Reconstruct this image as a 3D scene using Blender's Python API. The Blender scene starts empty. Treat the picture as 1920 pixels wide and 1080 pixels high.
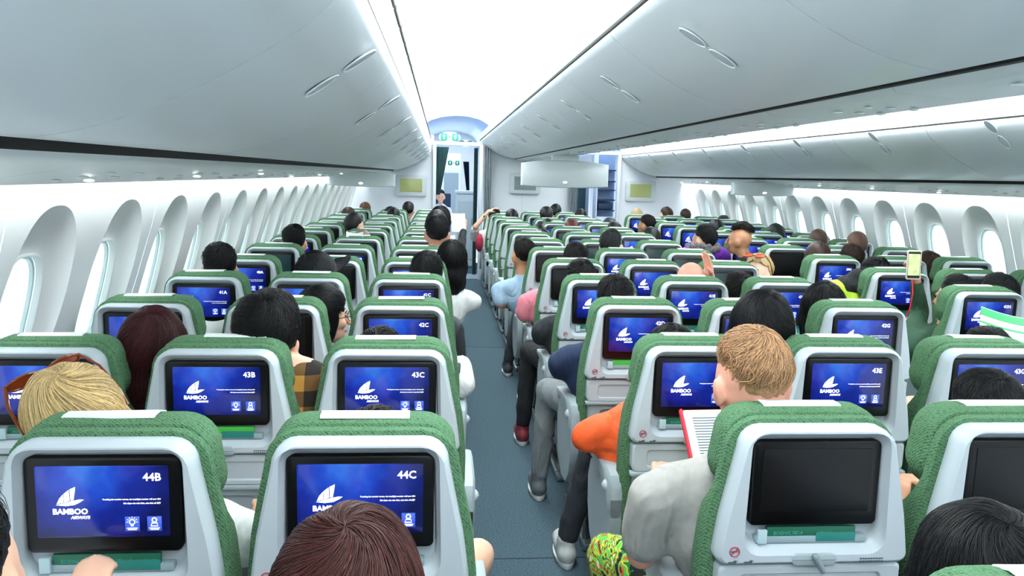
import bpy, bmesh, math, random
import numpy as np
from mathutils import Matrix, Vector
random.seed(7)
S = bpy.context.scene
COL = S.collection
PI = math.pi
H = 1.58            # eye height above the cabin floor
CX = 1.295          # centre line of the cabin

# ------------------------------------------------------------------ camera
def make_camera():
    f, yaw, pit, roll = 1509.94, 0.0908, -0.1389, 0.0255
    cd = bpy.data.cameras.new('camera'); cd.lens = 36*f/1920; cd.sensor_width = 36
    cd.clip_start = .05; cd.clip_end = 300
    cam = bpy.data.objects.new('camera', cd); COL.objects.link(cam)
    fw = Vector((math.sin(yaw)*math.cos(pit), math.cos(yaw)*math.cos(pit), math.sin(pit)))
    r0 = Vector((math.cos(yaw), -math.sin(yaw), 0)); d0 = fw.cross(r0)
    c, s = math.cos(roll), math.sin(roll)
    X = r0*c - d0*s; Yd = r0*s + d0*c
    M = Matrix((X, -Yd, -fw)).transposed().to_4x4(); M.translation = (0, 0, H)
    cam.matrix_world = M; S.camera = cam
make_camera()

# ------------------------------------------------------------------ world, lights, exposure
S.view_settings.view_transform = 'Standard'; S.view_settings.look = 'None'
S.view_settings.exposure = 0.0; S.view_settings.gamma = 1.0
S.view_settings.use_curve_mapping = False
S.cycles.max_bounces = 8; S.cycles.diffuse_bounces = 5; S.cycles.glossy_bounces = 3
S.cycles.transparent_max_bounces = 12; S.cycles.sample_clamp_indirect = 6
w = bpy.data.worlds.new('daylight'); S.world = w; w.use_nodes = True
wn = w.node_tree.nodes; bg = wn['Background']
bg.inputs[0].default_value = (.86, .95, 1, 1); bg.inputs[1].default_value = 2.2

def area(name, loc, size, power, rot, color=(1, 1, 1), spread=180):
    d = bpy.data.lights.new(name, 'AREA'); d.shape = 'RECTANGLE'; d.size = size[0]; d.size_y = size[1]
    d.energy = power; d.color = color; d.spread = math.radians(spread)
    o = bpy.data.objects.new(name, d); COL.objects.link(o); o.location = loc; o.rotation_euler = rot
    return o
COOL = (.93, .985, 1.0)
Y0, Y1 = -1.2, 12.25
LY = (Y0+Y1)/2; LL = Y1-Y0-.1
def m_(x, side): return x if side < 0 else 2*CX-x
for sd in (-1, 1):
    # ceiling wash: LED strips in the coves over each aisle
    area('cove_light', (m_(-.235, sd), LY, H+.56), (.06, LL), 95, (0, PI+.0 - (-.9 if sd < 0 else .9)*-1, 0), COOL)
    area('cove_light', (m_(.64, sd), LY, H+.56), (.06, LL), 95, (0, PI+ (-.9 if sd < 0 else .9)*-1, 0), COOL)
    # wall wash above the windows
    area('wall_wash_light', (m_(-1.125, sd), LY, H-.005), (.03, LL), 48, (0, (.62 if sd < 0 else -.62), 0), COOL)
# downward lamps added under both aisle ceilings, standing in for the LED wash
for sd in (-1, 1):
    area('added_aisle_wash_light', (m_(.23, sd), LY, H+.825), (.42, LL), 180, (0, 0, 0), COOL)
area('galley_blue_light', (.3, 13.6, H+.9), (.6, 2.0), 12, (0, 0, 0), (.25, .55, 1))
area('galley_light', (.3, 16.2, H+.85), (.6, 2.5), 25, (0, 0, 0), (.9, .97, 1))
area('galley_blue_light', (2.4, 13.8, H+.7), (.8, 2.2), 22, (0, 0, 0), (.45, .68, 1))

# ------------------------------------------------------------------ materials
def srgb(h):
    if isinstance(h, str):
        h = h.lstrip('#'); c = [int(h[i:i+2], 16)/255 for i in (0, 2, 4)]
    else: c = h
    return tuple(((v/12.92) if v <= .04045 else ((v+.055)/1.055)**2.4) for v in c)+(1,)
MATS = {}
def mat(name, col, rough=.5, metal=0, emit=None, es=1, noise=0, nscale=50, bump=0, bscale=200, spec=.5, sheen=0):
    if name in MATS: return MATS[name]
    m = bpy.data.materials.new(name); m.use_nodes = True; N = m.node_tree.nodes; L = m.node_tree.links
    b = N['Principled BSDF']; c = srgb(col)
    b.inputs['Base Color'].default_value = c; b.inputs['Roughness'].default_value = rough
    b.inputs['Metallic'].default_value = metal; b.inputs['Specular IOR Level'].default_value = spec
    if sheen: b.inputs['Sheen Weight'].default_value = sheen
    if emit:
        b.inputs['Emission Color'].default_value = srgb(emit); b.inputs['Emission Strength'].default_value = es
    if noise or bump:
        tc = N.new('ShaderNodeTexCoord')
    if noise:
        nt = N.new('ShaderNodeTexNoise'); nt.inputs['Scale'].default_value = nscale; nt.inputs['Detail'].default_value = 3
        L.new(tc.outputs['Object'], nt.inputs['Vector'])
        mx = N.new('ShaderNodeMixRGB'); mx.blend_type = 'MULTIPLY'; mx.inputs[0].default_value = 1
        mr = N.new('ShaderNodeMapRange'); mr.inputs[1].default_value = .3; mr.inputs[2].default_value = .7
        mr.inputs[3].default_value = 1-noise; mr.inputs[4].default_value = 1+noise
        L.new(nt.outputs[0], mr.inputs[0]); mx.inputs[1].default_value = c
        L.new(mr.outputs[0], mx.inputs[2]); L.new(mx.outputs[0], b.inputs['Base Color'])
    if bump:
        n2 = N.new('ShaderNodeTexNoise'); n2.inputs['Scale'].default_value = bscale
        L.new(tc.outputs['Object'], n2.inputs['Vector'])
        bp = N.new('ShaderNodeBump'); bp.inputs['Strength'].default_value = bump; bp.inputs['Distance'].default_value = .003
        L.new(n2.outputs[0], bp.inputs['Height']); L.new(bp.outputs[0], b.inputs['Normal'])
    MATS[name] = m
    return m

def mat_fabric():
    m = bpy.data.materials.new('green_seat_fabric'); m.use_nodes = True; N = m.node_tree.nodes; L = m.node_tree.links
    b = N['Principled BSDF']; b.inputs['Roughness'].default_value = .9; b.inputs['Specular IOR Level'].default_value = .2
    tc = N.new('ShaderNodeTexCoord')
    w1 = N.new('ShaderNodeTexWave'); w1.wave_type = 'BANDS'; w1.bands_direction = 'DIAGONAL'; w1.inputs['Scale'].default_value = 70
    w1.inputs['Distortion'].default_value = 5; w1.inputs['Detail'].default_value = 2; w1.inputs['Detail Scale'].default_value = 3
    L.new(tc.outputs['Object'], w1.inputs[0])
    vo = N.new('ShaderNodeTexVoronoi'); vo.inputs['Scale'].default_value = 150; L.new(tc.outputs['Object'], vo.inputs['Vector'])
    add = N.new('ShaderNodeMath'); add.operation = 'ADD'; L.new(w1.outputs['Fac'], add.inputs[0]); L.new(vo.outputs['Distance'], add.inputs[1])
    cr = N.new('ShaderNodeValToRGB'); cr.color_ramp.elements[0].color = srgb('#2a4a33'); cr.color_ramp.elements[1].color = srgb('#587f5d')
    cr.color_ramp.elements[0].position = .15; cr.color_ramp.elements[1].position = 1.0
    L.new(add.outputs[0], cr.inputs[0]); L.new(cr.outputs[0], b.inputs['Base Color'])
    bp = N.new('ShaderNodeBump'); bp.inputs['Strength'].default_value = .5; bp.inputs['Distance'].default_value = .002
    L.new(add.outputs[0], bp.inputs['Height']); L.new(bp.outputs[0], b.inputs['Normal'])
    return m
FAB = mat_fabric()

def mat_screen():
    m = bpy.data.materials.new('lit_blue_screen'); m.use_nodes = True; N = m.node_tree.nodes; L = m.node_tree.links
    b = N['Principled BSDF']; b.inputs['Base Color'].default_value = (0, 0, .01, 1); b.inputs['Roughness'].default_value = .12
    tc = N.new('ShaderNodeTexCoord'); sp = N.new('ShaderNodeSeparateXYZ'); L.new(tc.outputs['Object'], sp.inputs[0])
    # the picture on the screen: bright blue glow at the top centre, navy towards the bottom corners, a few specks
    gd = N.new('ShaderNodeVectorMath'); gd.operation = 'DISTANCE'; L.new(tc.outputs['Object'], gd.inputs[0]); gd.inputs[1].default_value = (-.03, 0, 1.02)
    ns = N.new('ShaderNodeTexNoise'); ns.inputs['Scale'].default_value = 18; ns.inputs['Detail'].default_value = 3; L.new(tc.outputs['Object'], ns.inputs['Vector'])
    ad = N.new('ShaderNodeMath'); ad.operation = 'MULTIPLY_ADD'; L.new(ns.outputs[0], ad.inputs[0]); ad.inputs[1].default_value = .10; L.new(gd.outputs['Value'], ad.inputs[2])
    cr = N.new('ShaderNodeValToRGB'); e = cr.color_ramp.elements
    e[0].position = .05; e[0].color = srgb('#3f86f0'); e[1].position = .215; e[1].color = srgb('#091150')
    n = e.new(.10); n.color = srgb('#2550cf'); n = e.new(.15); n.color = srgb('#162a9c')
    L.new(ad.outputs[0], cr.inputs[0]); L.new(cr.outputs[0], b.inputs['Emission Color']); b.inputs['Emission Strength'].default_value = 1.0
    return m
SCR = mat_screen()

def mat_carpet():
    m = bpy.data.materials.new('slate_carpet'); m.use_nodes = True; N = m.node_tree.nodes; L = m.node_tree.links
    b = N['Principled BSDF']; b.inputs['Roughness'].default_value = .95; b.inputs['Specular IOR Level'].default_value = .1
    tc = N.new('ShaderNodeTexCoord'); n1 = N.new('ShaderNodeTexNoise'); n1.inputs['Scale'].default_value = 160; n1.inputs['Detail'].default_value = 4
    L.new(tc.outputs['Object'], n1.inputs['Vector'])
    cr = N.new('ShaderNodeValToRGB'); cr.color_ramp.elements[0].position = .35; cr.color_ramp.elements[1].position = .65
    cr.color_ramp.elements[0].color = srgb('#394c55'); cr.color_ramp.elements[1].color = srgb('#5a6f79')
    L.new(n1.outputs[0], cr.inputs[0]); L.new(cr.outputs[0], b.inputs['Base Color'])
    bp = N.new('ShaderNodeBump'); bp.inputs['Strength'].default_value = .5; bp.inputs['Distance'].default_value = .004
    L.new(n1.outputs[0], bp.inputs['Height']); L.new(bp.outputs[0], b.inputs['Normal'])
    return m

M = dict(
    shell=mat('pale_grey_shell', '#bfcad0', .42), shell2=mat('grey_seat_plastic', '#a3b1b6', .5),
    dark=mat('dark_seat_frame', '#2b3134', .5), recess=mat('recess_grey', '#93a8ad', .5),
    bezel=mat('black_glass_bezel', '#040506', .28, spec=.3), off=mat('screen_off', '#04070a', .38, spec=.3), offt=mat('off_screen_teal_glow', '#0b2226', .35, emit='#123036', es=.5),  # teal off screens emit a faint glow
    white=mat('lit_white_print', '#ffffff', .5, emit='#ffffff', es=1.0), icon=mat('screen_icon_tile', '#3a58c8', .5, emit='#3553c4', es=.7),
    cloth=mat('white_headrest_cloth', '#eef3f2', .85), wall=mat('cabin_wall_white', '#eef2f3', .55), bin=mat('bin_white', '#d3dbdf', .30, spec=.65),
    ceil=mat('ceiling_white', '#f1f4f5', .6), psu=mat('service_panel_grey', '#d3dcdd', .3), gap=mat('black_gap', '#070909', .7),
    bulk=mat('bulkhead_white', '#e3e7ee', .5), mon=mat('monitor_frame', '#c3cbcf', .4), monl=mat('monitor_lit', '#7a8050', .3, emit='#6d7a50', es=.75),
    mond=mat('monitor_dim', '#59696a', .3, emit='#50605f', es=.6), green=mat('green_card', '#17624a', .5), lime=mat('lime_card', '#3fae3a', .5), teal=mat('teal_card', '#1f7a72', .5),
    red=mat('sign_red', '#b3263f', .5), sgreen=mat('exit_green', '#14705e', .5, emit='#14806c', es=.25), swhite=mat('exit_white', '#f2fffb', .5, emit='#f0fffb', es=.35),
    paper=mat('paper', '#eef1f0', .8), curt=mat('curtain_teal', '#5b898c', .85, noise=.15, nscale=20), curtg=mat('curtain_grey', '#c3cdd2', .8, noise=.1, nscale=20),
    black=mat('black_plastic', '#0c0e10', .35), tort=mat('amber_sunglasses', '#7a3410', .12), metal=mat('brushed_metal', '#aab3b6', .3, metal=.8),
    cream=mat('cream_cabinet', '#dfe6dd', .5), bluep=mat('blue_galley_panel', '#8fa7c8', .5), navy=mat('dark_navy', '#1a3350', .6), ink=mat('grey_ink', '#4c585c', .6),
    lamp=mat('reading_lamp_glass', '#ffffff', .3, emit='#ffffff', es=3))

# ------------------------------------------------------------------ mesh helpers
def baked(data, mods=()):
    """evaluate modifiers or lettering in a scratch scene, which is removed again"""
    sc2 = bpy.data.scenes.new('scratch'); o = bpy.data.objects.new('scratch', data); sc2.collection.objects.link(o)
    for m, kw in mods:
        q = o.modifiers.new('m', m)
        for k, v in kw.items(): setattr(q, k, v)
    with bpy.context.temp_override(scene=sc2, view_layer=sc2.view_layers[0]): dg = bpy.context.evaluated_depsgraph_get()
    out = bpy.data.meshes.new_from_object(o.evaluated_get(dg))
    bpy.data.objects.remove(o); bpy.data.scenes.remove(sc2)
    return out
def link(name, me, m, parent=None, smooth=True, ang=35):
    if m and not me.materials: me.materials.append(m)
    if smooth:
        me.polygons.foreach_set('use_smooth', [True]*len(me.polygons))
        if ang: me.set_sharp_from_angle(angle=math.radians(ang))
    o = bpy.data.objects.new(name, me); COL.objects.link(o)
    if parent: o.parent = parent
    return o
def tag(o, label=None, cat=None, group=None, kind=None):
    if label: o['label'] = label
    if cat: o['category'] = cat
    if group: o['group'] = group
    if kind: o['kind'] = kind
    return o
def empty(name, loc, label=None, cat=None, group=None, rz=0):
    o = bpy.data.objects.new(name, None); o.empty_display_size = .1; COL.objects.link(o); o.location = loc; o.rotation_euler = (0, 0, rz)
    return tag(o, label, cat, group)

class MB:
    def __init__(s): s.v = []; s.f = []
    def add(s, v, f):
        n = len(s.v); s.v += [tuple(map(float, p)) for p in v]; s.f += [tuple(i+n for i in q) for q in f]; return s
    def box(s, c, d, bev=0, M=None):
        bm = bmesh.new(); bmesh.ops.create_cube(bm, size=1)
        for v in bm.verts: v.co = Vector((v.co.x*d[0], v.co.y*d[1], v.co.z*d[2]))
        if bev: bmesh.ops.bevel(bm, geom=bm.edges[:], offset=min(bev, min(d)*.49), segments=2, affect='EDGES', profile=.6)
        for v in bm.verts:
            if M: v.co = M @ v.co
            v.co += Vector(c)
        bm.verts.index_update()
        s.add([v.co for v in bm.verts], [[v.index for v in f.verts] for f in bm.faces]); bm.free(); return s
    def loft(s, rings, cap0=True, cap1=True, flip=False, closed=True):
        n = len(rings[0]); vs = [p for r in rings for p in r]; fs = []
        for i in range(len(rings)-1):
            for j in range(n if closed else n-1):
                a, b = i*n+j, i*n+(j+1) % n
                fs.append((a, b, b+n, a+n) if not flip else (a, a+n, b+n, b))
        if cap0: fs.append(tuple(range(n)) if flip else tuple(reversed(range(n))))
        if cap1:
            k = (len(rings)-1)*n; fs.append(tuple(range(k, k+n)) if not flip else tuple(reversed(range(k, k+n))))
        return s.add(vs, fs)
    def ell(s, c, r, seg=14, rg=9, M=None):
        vs = []; fs = []
        for i in range(1, rg):
            t = PI*i/rg
            for j in range(seg):
                a = 2*PI*j/seg; vs.append((math.sin(t)*math.cos(a), math.sin(t)*math.sin(a), math.cos(t)))
        vs += [(0, 0, 1), (0, 0, -1)]; T = len(vs)-2; B = T+1
        for i in range(rg-2):
            for j in range(seg):
                a = i*seg+j; b = i*seg+(j+1) % seg; fs.append((a, a+seg, b+seg, b))
        for j in range(seg):
            fs.append((T, j, (j+1) % seg)); k = (rg-2)*seg; fs.append((B, k+(j+1) % seg, k+j))
        out = []
        for v in vs:
            p = Vector((v[0]*r[0], v[1]*r[1], v[2]*r[2]))
            if M: p = M @ p
            out.append(p+Vector(c))
        return s.add(out, fs)
    def tube(s, pts, rad, n=8, flat=1.0):
        pts = [Vector(p) for p in pts]; rings = []
        for i, p in enumerate(pts):
            t = (pts[min(i+1, len(pts)-1)]-pts[max(i-1, 0)])
            if t.length < 1e-6: t = Vector((0, 0, 1))
            t.normalize(); up = Vector((0, 0, 1)) if abs(t.z) < .9 else Vector((0, 1, 0))
            a = t.cross(up).normalized(); b = t.cross(a).normalized()
            r = rad[i] if isinstance(rad, (list, tuple)) else rad
            rings.append([p+a*math.cos(2*PI*k/n)*r+b*math.sin(2*PI*k/n)*r*flat for k in range(n)])
        return s.loft(rings)
    def cap(s, a, b, ra, rb, n=10):       # tapered capsule
        a, b = Vector(a), Vector(b); t = b-a; L = t.length; t.normalize()
        pts = []; rr = []
        for k in range(4): th = PI/2*(1-k/4); pts.append(a-t*math.sin(th)*ra*.999); rr.append(max(math.cos(th)*ra, ra*.12))
        pts.append(a); rr.append(ra); pts.append(b); rr.append(rb)
        for k in range(1, 5): th = PI/2*k/4; pts.append(b+t*math.sin(th)*rb); rr.append(max(math.cos(th)*rb, rb*.12))
        up = Vector((0, 0, 1)) if abs(t.z) < .9 else Vector((0, 1, 0)); u = t.cross(up).normalized(); w_ = t.cross(u).normalized()
        rings = [[p+u*math.cos(2*PI*j/n)*r+w_*math.sin(2*PI*j/n)*r for j in range(n)] for p, r in zip(pts, rr)]
        return s.loft(rings)
    def mesh(s, name):
        me = bpy.data.meshes.new(name); me.from_pydata(s.v, [], s.f); me.update()
        bm = bmesh.new(); bm.from_mesh(me); bmesh.ops.recalc_face_normals(bm, faces=bm.faces); bm.to_mesh(me); bm.free(); return me
    def build(s, name, m, parent=None, smooth=True, ang=35):
        return link(name, s.mesh(name), m, parent, smooth, ang)

def outline(zt, zb, wf, rt, rb, y, ns=8, nc=5, inset=0, cx=0):
    """closed rounded outline in the xz plane at depth y; half width wf(z)"""
    zt -= inset; zb += inset; W = lambda z: wf(z)-inset
    rt = max(rt-inset*.5, .003); rb = max(rb-inset*.5, .003)
    R = []
    for k in range(nc+1):
        a = PI/2*(1-k/nc); R.append((W(zt-rt)-rt+rt*math.cos(a), zt-rt+rt*math.sin(a)))
    for k in range(1, ns): z = zt-rt+(zb+rb-zt+rt)*k/ns; R.append((W(z), z))
    for k in range(nc+1):
        a = -PI/2*k/nc; R.append((W(zb+rb)-rb+rb*math.cos(a), zb+rb+rb*math.sin(a)))
    return [(cx+x, y, z) for x, z in R]+[(cx-x, y, z) for x, z in reversed(R)]
def lerpf(pts):
    pts = sorted(pts)
    return lambda z: float(np.interp(z, [p[0] for p in pts], [p[1] for p in pts]))

def lip(mb, zt, zb, wf, rt, rb, y0, y1, rnd=.006, cx=0, ns=8, nc=5):     # rounded slab between y0 (near) and y1
    rings = [outline(zt, zb, wf, rt, rb, y, ns, nc, i, cx) for y, i in ((y1, rnd), (y1-rnd, 0), (y0+rnd, 0), (y0+rnd*.3, rnd*.35), (y0, rnd))]
    return mb.loft(rings)

TXT = {}
def text_mesh(txt, size, bold=.0, align='LEFT', shear=0, ext=.0004):
    key = (txt, size, bold, align, shear)
    if key in TXT: return TXT[key]
    cu = bpy.data.curves.new('lettering', 'FONT'); cu.body = txt; cu.size = size; cu.offset = bold; cu.align_x = align; cu.extrude = ext
    cu.shear = shear; cu.resolution_u = 2
    me = baked(cu); bpy.data.curves.remove(cu)
    me.transform(Matrix.Rotation(PI/2, 4, 'X'))       # stand up, reading from -y
    me.materials.clear(); TXT[key] = me
    return me
def add_text(mb, txt, size, x, y, z, **k):
    me = text_mesh(txt, size, **k)
    mb.add([(v.co.x+x, v.co.y+y, v.co.z+z) for v in me.vertices], [tuple(p.vertices) for p in me.polygons])

# ------------------------------------------------------------------ setting: floor, walls, windows, ceiling, bins
def structure(o, label=None): o['kind'] = 'structure'; return o
XL, XR = -1.42, 2*CX+1.42
fl = MB().box((CX, 6.6, -.02), (2.86+.1, 15.8, .04)).build('floor', mat_carpet(), smooth=False); structure(fl)
for i, y in enumerate((7.29, 3.15)):
    structure(MB().box((.36, y, .0008), (.56, .008, .0016)).build('trim_%d' % (i+1), mat('carpet_seam', '#2a3d46', .9), smooth=False))
structure(MB().box((.27, 12.45, .006), (.72, .6, .012), .003).build('trim_3', mat('threshold', '#93a3a8', .4)))

WZ = lerpf([(.25, -1.13), (.02, -1.175), (-.08, -1.200), (-.137, -1.218), (-.25, -1.248), (-.366, -1.285), (-.48, -1.320), (-.605, -1.362), (-.72, -1.395), (-.85, -1.42), (-1.1, -1.435), (-1.6, -1.40)])
PANE_X = -1.390      # at the middle of the pane; the pane leans inwards at the top
PANE_S = .27
def wall(side, yfirst, pitch, n0, n1):
    mb = MB(); zc, hw, hh = -.47, .222, .338
    top, bot = .20, -1.0
    P = 2.35
    N = 64
    def bay(yc, seamlo, seamhi):
        rect = []
        for k in range(N):                                   # boundary points of the bay rectangle, evenly by side
            s = 4*k/N; q = int(s); t = s-q
            a = -pitch/2+(0.003 if seamlo else 0); b = pitch/2-(0.003 if seamhi else 0)
            rect.append([(a+(b-a)*t, top), (b, top+(bot-top)*t), (b+(a-b)*t, bot), (a, bot+(top-bot)*t)][q])
        outer = []; inner = []
        for (y, z) in rect:
            a = math.atan2((z-zc)/1.0, y/ .55)
            c, s_ = math.cos(a), math.sin(a)
            r = 1/((abs(c)**P+abs(s_)**P)**(1/P))
            outer.append((hw*c*r, zc+hh*s_*r))
            P2 = 3.0; r2 = 1/((abs(c)**P2+abs(s_)**P2)**(1/P2))
            inner.append((.142*c*r2, -.535+.24*s_*r2))
        rings = []
        for t in (0, .2, .4, .6, .8, .93, 1):
            ring = []
            for (ry, rz), (oy, oz) in zip(rect, outer):
                y = ry+(oy-ry)*t; z = rz+(oz-rz)*t; ring.append((m_(WZ(z), side), yc+y, H+z))
            rings.append(ring)
        for t, d in ((.03, .25), (.12, .45), (.3, .7), (.55, .88), (.8, .97), (1, 1.0)):
            ring = []
            for (iy, iz), (oy, oz) in zip(inner, outer):
                y = oy+(iy-oy)*t; z = oz+(iz-oz)*t; x0 = WZ(oz); px_ = PANE_X+PANE_S*(iz+.535)
                ring.append((m_(x0+(px_-x0)*d, side), yc+y, H+z))
            rings.append(ring)
        mb.loft(rings, False, False)
        # lower wall strip
        zs = [-1.0, -1.2, -1.4, -1.6]
        mb.loft([[(m_(WZ(z), side), yc-pitch/2, H+z), (m_(WZ(z), side), yc+pitch/2, H+z)] for z in zs], False, False, closed=False)
    for k in range(n0, n1):
        bay(yfirst+pitch*k, k % 2 == 0, k % 2 == 1)
    o = mb.build('wall_left' if side < 0 else 'wall_right', M['wall'], ang=28)
    structure(o)
    # panel seams stay open so outside light draws the pale lines
    ya, yb = yfirst+pitch*(n0-.5), yfirst+pitch*(n1-.5)
    return ya, yb
glass = bpy.data.materials.new('window_glass'); glass.use_nodes = True
gn = glass.node_tree.nodes; gl = glass.node_tree.links
for n in list(gn): gn.remove(n)
go = gn.new('ShaderNodeOutputMaterial'); gt = gn.new('ShaderNodeBsdfTransparent'); gt.inputs[0].default_value = (.9, .97, .97, 1)
gg = gn.new('ShaderNodeBsdfGlossy'); gg.inputs['Roughness'].default_value = .05; gm = gn.new('ShaderNodeMixShader'); gm.inputs[0].default_value = .1
gl.new(gt.outputs[0], gm.inputs[1]); gl.new(gg.outputs[0], gm.inputs[2]); gl.new(gm.outputs[0], go.inputs[0])
wcount = [0]
def ovalring(hy, hz, x, yc, zc, P=3.0, n=40):
    r = []
    for k in range(n):
        a = 2*PI*k/n; c, s_ = math.cos(a), math.sin(a); q = 1/((abs(c)**P+abs(s_)**P)**(1/P)); r.append((x, yc+hy*c*q, zc+hz*s_*q))
    return r
fr_mesh = {}
def window(side, yc, low=0):
    wcount[0] += 1
    z = H-.535; sgn = -1 if side < 0 else 1
    e = empty('window_%d' % wcount[0], (m_(PANE_X, side), yc, z)); structure(e)
    if side not in fr_mesh:
        r = lambda hy, hz, dx: ovalring(hy, hz, sgn*dx, 0, 0)
        a = MB().loft([r(.150, .248, .010), r(.148, .246, -.006), r(.141, .239, -.008), r(.137, .235, .0), r(.136, .234, .012), r(.150, .248, .012)], False, False).mesh('window_frame')
        b = MB().loft([r(.139, .237, .008), r(.139, .237, .011)]).mesh('glass_pane')
        c = MB().loft([r(.138, .236, .016), r(.130, .228, .018), r(.129, .227, .030), r(.138, .236, .032)], False, False).mesh('outer_frame')
        for me_ in (a, b, c): me_.transform(Matrix(((1, 0, -sgn*PANE_S, 0), (0, 1, 0, 0), (0, 0, 1, 0), (0, 0, 0, 1))))
        fr_mesh[side] = (a, b, c)
    a, b, c = fr_mesh[side]
    link('window_frame', a, mat('window_frame_white', '#eef3f3', .4), e); link('glass_pane', b, glass, e, ang=0)
    link('outer_frame', c, mat('window_outer_white', '#e3eaea', .5), e)
wall(-1, 2.71, .612, -6, 16)
wall(1, 2.99, .618, -6, 15)
for k in range(0, 16): window(-1, 2.71+.612*k)
for k in range(2, 15): window(1, 2.99+.618*k)
# ceiling vaults over the two aisles
def vault(side, y0, y1, mtl, name, zoff=0):
    pts = [(-.36, .53), (-.345, .62), (-.28, .71), (-.15, .785), (0, .83), (.2, .855), (.4, .85), (.58, .81), (.70, .74), (.77, .64), (.78, .53)]
    # smooth
    pts2 = []
    for i in range(len(pts)-1):
        for t in (0, .5): pts2.append((pts[i][0]*(1-t)+pts[i+1][0]*t, pts[i][1]*(1-t)+pts[i+1][1]*t))
    pts2.append(pts[-1])
    mb = MB(); pw = 1.68; y = y0
    while y < y1-.01:
        ye = min(y+pw, y1)
        rings = [[(m_(x, side), yy, H+z+zoff) for x, z in pts2]+[(m_(x*1.0, side), yy, H+z+.03+zoff) for x, z in reversed(pts2)] for yy in (y+.003, ye-.003)]
        mb.loft(rings); y = ye
    return structure(mb.build(name, mtl, ang=50))
vault(-1, Y0, Y1, M['ceil'], 'ceiling'); vault(1, Y0, Y1, M['ceil'], 'ceiling')
# crown skin closing the fuselage above the bins
mb = MB(); pts = []
for k in range(25):
    a = PI*k/24; pts.append((CX-3.05*math.cos(a), H-.1+1.15*math.sin(a)**.8))
mb.loft([[(x, y, z) for x, z in pts] for y in (Y0-.2, 18.2)], False, False, closed=False)
structure(mb.build('ceiling', M['bulk']))
mb = MB(); mb.box((CX, Y0-.1, H-.3), (6.2, .04, 2.9)); structure(mb.build('light_block_wall', M['bulk'], smooth=False))  # unseen wall added behind the camera to keep outside light out

ORD = ['nearest', 'second', 'third', 'fourth', 'fifth', 'sixth', 'seventh', 'eighth', 'ninth', 'tenth', 'eleventh', 'twelfth', 'thirteenth', 'fourteenth', 'fifteenth', 'sixteenth', 'seventeenth']
OUT = [(-.149, .335), (-.150, .315), (-.160, .295), (-.185, .265), (-.235, .225), (-.32, .172), (-.40, .128), (-.48, .092), (-.55, .066), (-.62, .048), (-.675, .040), (-.695, .043), (-.70, .055)]
CEN = [(.575, .497), (.578, .485), (.595, .470), (.63, .443), (.68, .408), (.74, .368), (.80, .335), (.87, .302), (.94, .276), (1.01, .258), (1.06, .250), (1.092, .247), (1.10, .258)]
def prism(mb, poly, y0, y1): return mb.loft([[(x, y, H+z) for x, z in poly] for y in (y0, y1)])
def thick(prof, t):
    out = []
    for i, (x, z) in enumerate(prof):
        a = prof[max(i-1, 0)]; b = prof[min(i+1, len(prof)-1)]; dx, dz = b[0]-a[0], b[1]-a[1]; L = math.hypot(dx, dz) or 1
        out.append((x-dz/L*t*(1 if prof[0][0] < prof[-1][0] else -1), z+dx/L*t*(1 if prof[0][0] < prof[-1][0] else -1)))
    return out
def latch(root, prof, i, y, side, dirsgn, f=lambda x: x):
    (x0, z0), (x1, z1) = prof[i-1], prof[i+1]; cx, cz = prof[i]
    t = Vector((f(x1)-f(x0), 0, z1-z0)).normalized()
    nrm = Vector((t.z, 0, -t.x));
    if nrm.z > 0: nrm = -nrm
    R = Matrix((t, Vector((0, 1, 0)), nrm)).transposed()
    o = MB()
    c = Vector((f(cx), y, H+cz))
    mb1 = MB()
    for s_ in (-1, 1):
        cc = c+t*(.052*s_)
        # almond-shaped finger scoop; its pale rim paints the highlight
        mb1.tube([cc+R @ Vector((.045*math.cos(a), .029*math.sin(a), .002)) for a in np.linspace(0, 2*PI, 17)], .0022, 5)
    l = mb1.build('latch', mat('latch_rim_highlight', '#e3eaec', .25), root)
    for s_ in (-1, 1):
        cc = c+t*(.052*s_)
        MB().ell(tuple(cc+nrm*.001), (.044, .028, .004), 20, 7, R).build('finger_scoop', mat('latch_scoop_shade', '#aab5ba', .2), l)  # raised grey lens paints the shade inside the scoop
def bins(prof, side, start, pitch, n0, n1, where, kind, latch_i, latch_off, body):
    f = (lambda x: x) if side < 0 else (lambda x: 2*CX-x)
    grp = 'overhead bins ' + where
    vis = 0
    for k in range(n0, n1):
        y0 = start+pitch*k; y1 = y0+pitch
        y1 = min(y1, Y1-.02); y0 = max(y0, Y0)
        if y1-y0 < .2: continue
        if y1 > .9: vis += 1
        yc = (y0+y1)/2
        e = empty('overhead_bin', (f(prof[6][0]), yc, H+prof[6][1]), 'overhead bin %s, %s from camera' % (where, ORD[max(vis-1, 0)]), 'overhead bin', grp)
        loc = Vector(e.location)
        def put(o): o.location = -loc; return o
        pr = [(f(x), z) for x, z in prof]; inn = [(f(x), z) for x, z in thick(prof, .018)]
        d = MB(); nseg = 1
        d.loft([[(x, yy, H+z) for x, z in pr+inn[::-1]] for yy in (y0+.0035, y1-.0035)])
        put(d.build('door', M['bin'], e, ang=50))
        b = MB(); prism(b, [(f(x), z) for x, z in body], y0, y1); put(b.build('body', M['ceil'], e, smooth=False))
        for ch in list(e.children): pass
        class R: pass
        root = bpy.data.objects.new('x', None)
        ly = y0+latch_off
        if ly < y1-.1:
            n_before = set(COL.objects)
            latch(e, prof, latch_i, ly, side, 1, f)
            for o in e.children:
                if o.name.startswith('latch'): o.location = -loc
bodyO = [(-.165, .33), (-.18, .30), (-.25, .245), (-.42, .145), (-.6, .075), (-.72, .075), (-1.10, .20), (-1.0, .5), (-.30, .51), (-.165, .50)]
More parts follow.
